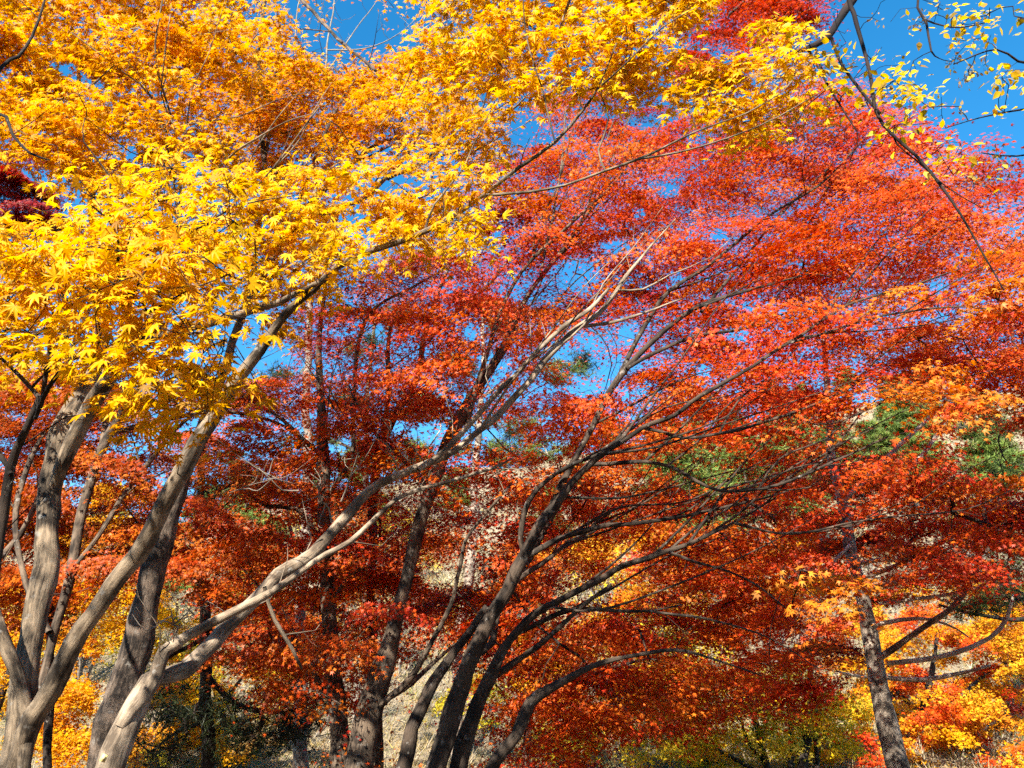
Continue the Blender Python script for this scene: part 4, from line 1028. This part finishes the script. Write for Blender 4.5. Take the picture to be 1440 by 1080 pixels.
# ------------------------------------------------------------------ the hillside: pines, shrubs and bare trees, one of each kind and its copies
def model(name, parts, label, cat, group):
    root = empty(name, (0, 0, 0))
    tag(root, label, cat, group)
    for pname, ob in parts:
        ob.parent = root
    return root


def dup(src, loc, rot, sc):
    r = src.copy(); COL.objects.link(r)
    r.location = loc; r.rotation_euler = (0, 0, rot); r.scale = (sc, sc, sc)
    for ch in src.children:
        c = ch.copy(); COL.objects.link(c); c.parent = r
    return r


def hill_pine(seed):
    tr = Tubes(); lv = Leaves(SHAPE_NEEDLE_FAR)
    H = 7.0
    path = spline(np.array([[0, 0, -.4], [.15, .05, H * .35], [-.1, .1, H * .7], [.1, 0, H]]), .5)
    tr.add(path, np.linspace(.17, .03, len(path)), 7)
    for i in range(26):
        h = H * (.3 + .7 * i / 25) * rng.uniform(.96, 1.02)
        L = (1 - (h / H) * .75) * 2.9 * rng.uniform(.6, 1.1)
        a = rng.uniform(0, 6.283)
        o = np.array([0, 0, min(h, H)]); e = o + np.array([math.cos(a) * L, math.sin(a) * L, L * rng.uniform(-.05, .3)])
        tr.add([o, (o + e) / 2 + (0, 0, .08 * L), e], [.045, .03, .012], 4)
        for u in (.45, .7, .9, 1.0):
            n = int(14 + 10 * L)
            c = o + (e - o) * u
            off = rng.normal(size=(n, 3)) * (.34, .34, .09)
            lv.add(c + off, np.array([0, 0, 1.]) + rng.normal(size=(n, 3)) * .4, off + (0, 0, .15) + rng.normal(size=(n, 3)) * .1, rng.uniform(.25, .42, n), leaf_colours('NG', n) * 1.15)
    return [('trunk', tr.build('trunk', BARK_BROWN, None)), ('crown', lv.build('crown', NEEDLE, None))]


def hill_bush(pal, H, n_spr, leaf_n, size, mat, bark, shape):
    tr = Tubes(); lv = Leaves(shape)
    for k in range(5):
        a = rng.uniform(0, 6.283)
        e = np.array([math.cos(a) * H * .3, math.sin(a) * H * .3, H * .8])
        q = spline(np.array([[0, 0, -.3], e * .5 + rng.normal(size=3) * .1, e]), .4)
        tr.add(q, np.linspace(.07, .02, len(q)) * H / 4, 5)
    for i in range(n_spr):
        d = unit(rng.normal(size=3)); d[2] = abs(d[2]) * 1.1
        c = d * (H * .45, H * .45, H * .62) * rng.uniform(.5, 1) + (0, 0, H * .32)
        s = np.array([0, 0, H * rng.uniform(.1, .5)])
        tr.add([s, (s + c) / 2 + rng.normal(size=3) * .12, c], [.022, .016, .006], 3, cap=False)
        off = rng.normal(size=(leaf_n, 3)) * H * (.085, .085, .05)
        lv.add(c + off, SUN + rng.normal(size=(leaf_n, 3)) * .6, off + rng.normal(size=(leaf_n, 3)) * .2 + (0, 0, .1), rng.uniform(.7, 1.2, leaf_n) * size, leaf_colours(pal, leaf_n))
    return [('trunk', tr.build('trunk', bark, None)), ('crown', lv.build('crown', mat, None))]


def bare_shrub(H):
    tr = Tubes()
    def grow(p, d, L, r, lev):
        e = p + d * L
        m = (p + e) / 2 + rng.normal(size=3) * L * .06
        tr.add([p, m, e], [r, r * .85, r * .6], 4 if lev < 2 else 3, cap=False)
        if lev >= 4: return
        for _ in range(3 if lev < 3 else 4):
            nd = unit(d + rng.normal(size=3) * .5 + (0, 0, .12))
            grow(p + d * L * rng.uniform(.55, 1), nd, L * rng.uniform(.55, .8), r * .55, lev + 1)
    for _ in range(3):
        grow(np.array([0, 0, -.2]), unit(rng.normal(size=3) * .3 + (0, 0, 1)), H * .42, .075, 0)
    return [('trunk', tr.build('trunk', BARK_BARE, None))]


kinds = []
for k in range(3):
    kinds.append(('p', model('pine_tree', hill_pine(k), 'small green pine growing on the distant hillside', 'tree', 'pines scattered over the far hillside')))
for k in range(3):
    kinds.append(('b', model('bare_tree', bare_shrub(4.2), 'leafless pale grey tree standing on the distant hillside', 'tree', 'bare trees on the far hillside')))
for k in range(2):
    kinds.append(('y', model('autumn_tree', hill_bush('LEM' if k else 'SC', 3.6, 60, 26, .16, SCRUB, BARK_BARE, SHAPE_FAR), 'pale yellow autumn tree growing on the distant hillside', 'tree', 'yellowing trees on the far hillside')))
pools = {c: [r for q, r in kinds if q == c] for c in 'pby'}
spots = []
def scatter(c, n, px0, px1, y0, y1, s0, s1):
    for _ in range(n):
        y = rng.uniform(y0 ** .5, y1 ** .5) ** 2
        x = P(rng.uniform(px0, px1), 800, y)[0]
        spots.append((c, x, y, rng.uniform(s0, s1)))
scatter('p', 22, 1100, 1470, 60, 103, .7, 1.2)
scatter('y', 16, 1100, 1470, 60, 103, .6, 1.0)
scatter('p', 26, 880, 1460, 45, 100, .7, 1.25)
scatter('p', 16, 0, 880, 40, 100, .6, 1.1)
scatter('y', 14, 250, 960, 23, 46, .4, .8)
scatter('b', 16, 250, 960, 22, 46, .6, 1.0)
scatter('b', 60, -20, 1460, 28, 95, .7, 1.25)
scatter('y', 46, -20, 1460, 26, 90, .6, 1.2)
used = {}
for c, x, y, sc in spots:
    pool = pools[c]
    i = used.get(c, 0); used[c] = i + 1
    src = pool[i % len(pool)]
    z = float(ground_z(x, y))
    if i < len(pool):
        src.location = (x, y, z); src.scale = (sc, sc, sc)
    else:
        dup(src, (x, y, z), rng.uniform(0, 6.28), sc)

# fallen leaves under the trees
fl = Leaves(SHAPE_MID)
m = 9000
y = rng.uniform(4, 34, m); x = rng.uniform(-.75, .75, m) * (y + 3)
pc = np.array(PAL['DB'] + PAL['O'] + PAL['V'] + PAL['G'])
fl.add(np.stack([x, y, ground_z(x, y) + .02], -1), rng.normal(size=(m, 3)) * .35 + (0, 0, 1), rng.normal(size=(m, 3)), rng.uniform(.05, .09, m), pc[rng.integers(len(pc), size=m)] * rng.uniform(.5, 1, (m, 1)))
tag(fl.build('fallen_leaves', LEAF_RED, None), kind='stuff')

# low dry scrub and grass, uncountable, over the whole slope
sc = Leaves(SHAPE_TWIGS)
for pal, n, lo, hi in (('TAN', 26000, .25, .7), ('SC', 20000, .25, .6), ('NG', 5000, .25, .5), ('YG', 4000, .25, .5), ('SC', 16000, .12, .4), ('TAN', 16000, .12, .42), ('NG', 3000, .1, .3)):
    y = rng.uniform(18 ** .5, (104 if hi > .45 else 48) ** .5, n) ** 2
    x = (rng.uniform(-60, 1500, n) - 720) / FPX * y * 1.06
    patch = np.sin(x * .35 + len(pal)) * np.sin(y * .3 + n) + rng.normal(size=n) * .5
    k = patch > -.2
    x, y = x[k], y[k]; m = len(x)
    p = np.stack([x, y, ground_z(x, y)], -1)
    c = np.array(PAL[pal])[rng.integers(len(PAL[pal]), size=m)] * rng.uniform(.7, 1.1, (m, 1))
    nr = np.stack([rng.normal(size=m) * .3, -np.ones(m), rng.normal(size=m) * .2 + .2], -1)
    sc.add(p, nr, np.stack([rng.normal(size=m) * .3, rng.normal(size=m) * .2, np.ones(m)], -1), rng.uniform(lo, hi, m), c)
tag(sc.build('hillside_scrub', SCRUB, None), kind='stuff')
print('LEAVES', sum(t.leaves.count() for t in (golden, near, amber, rust, maroon, tan, straight, slim, lean, clump, conifer, cherry)))
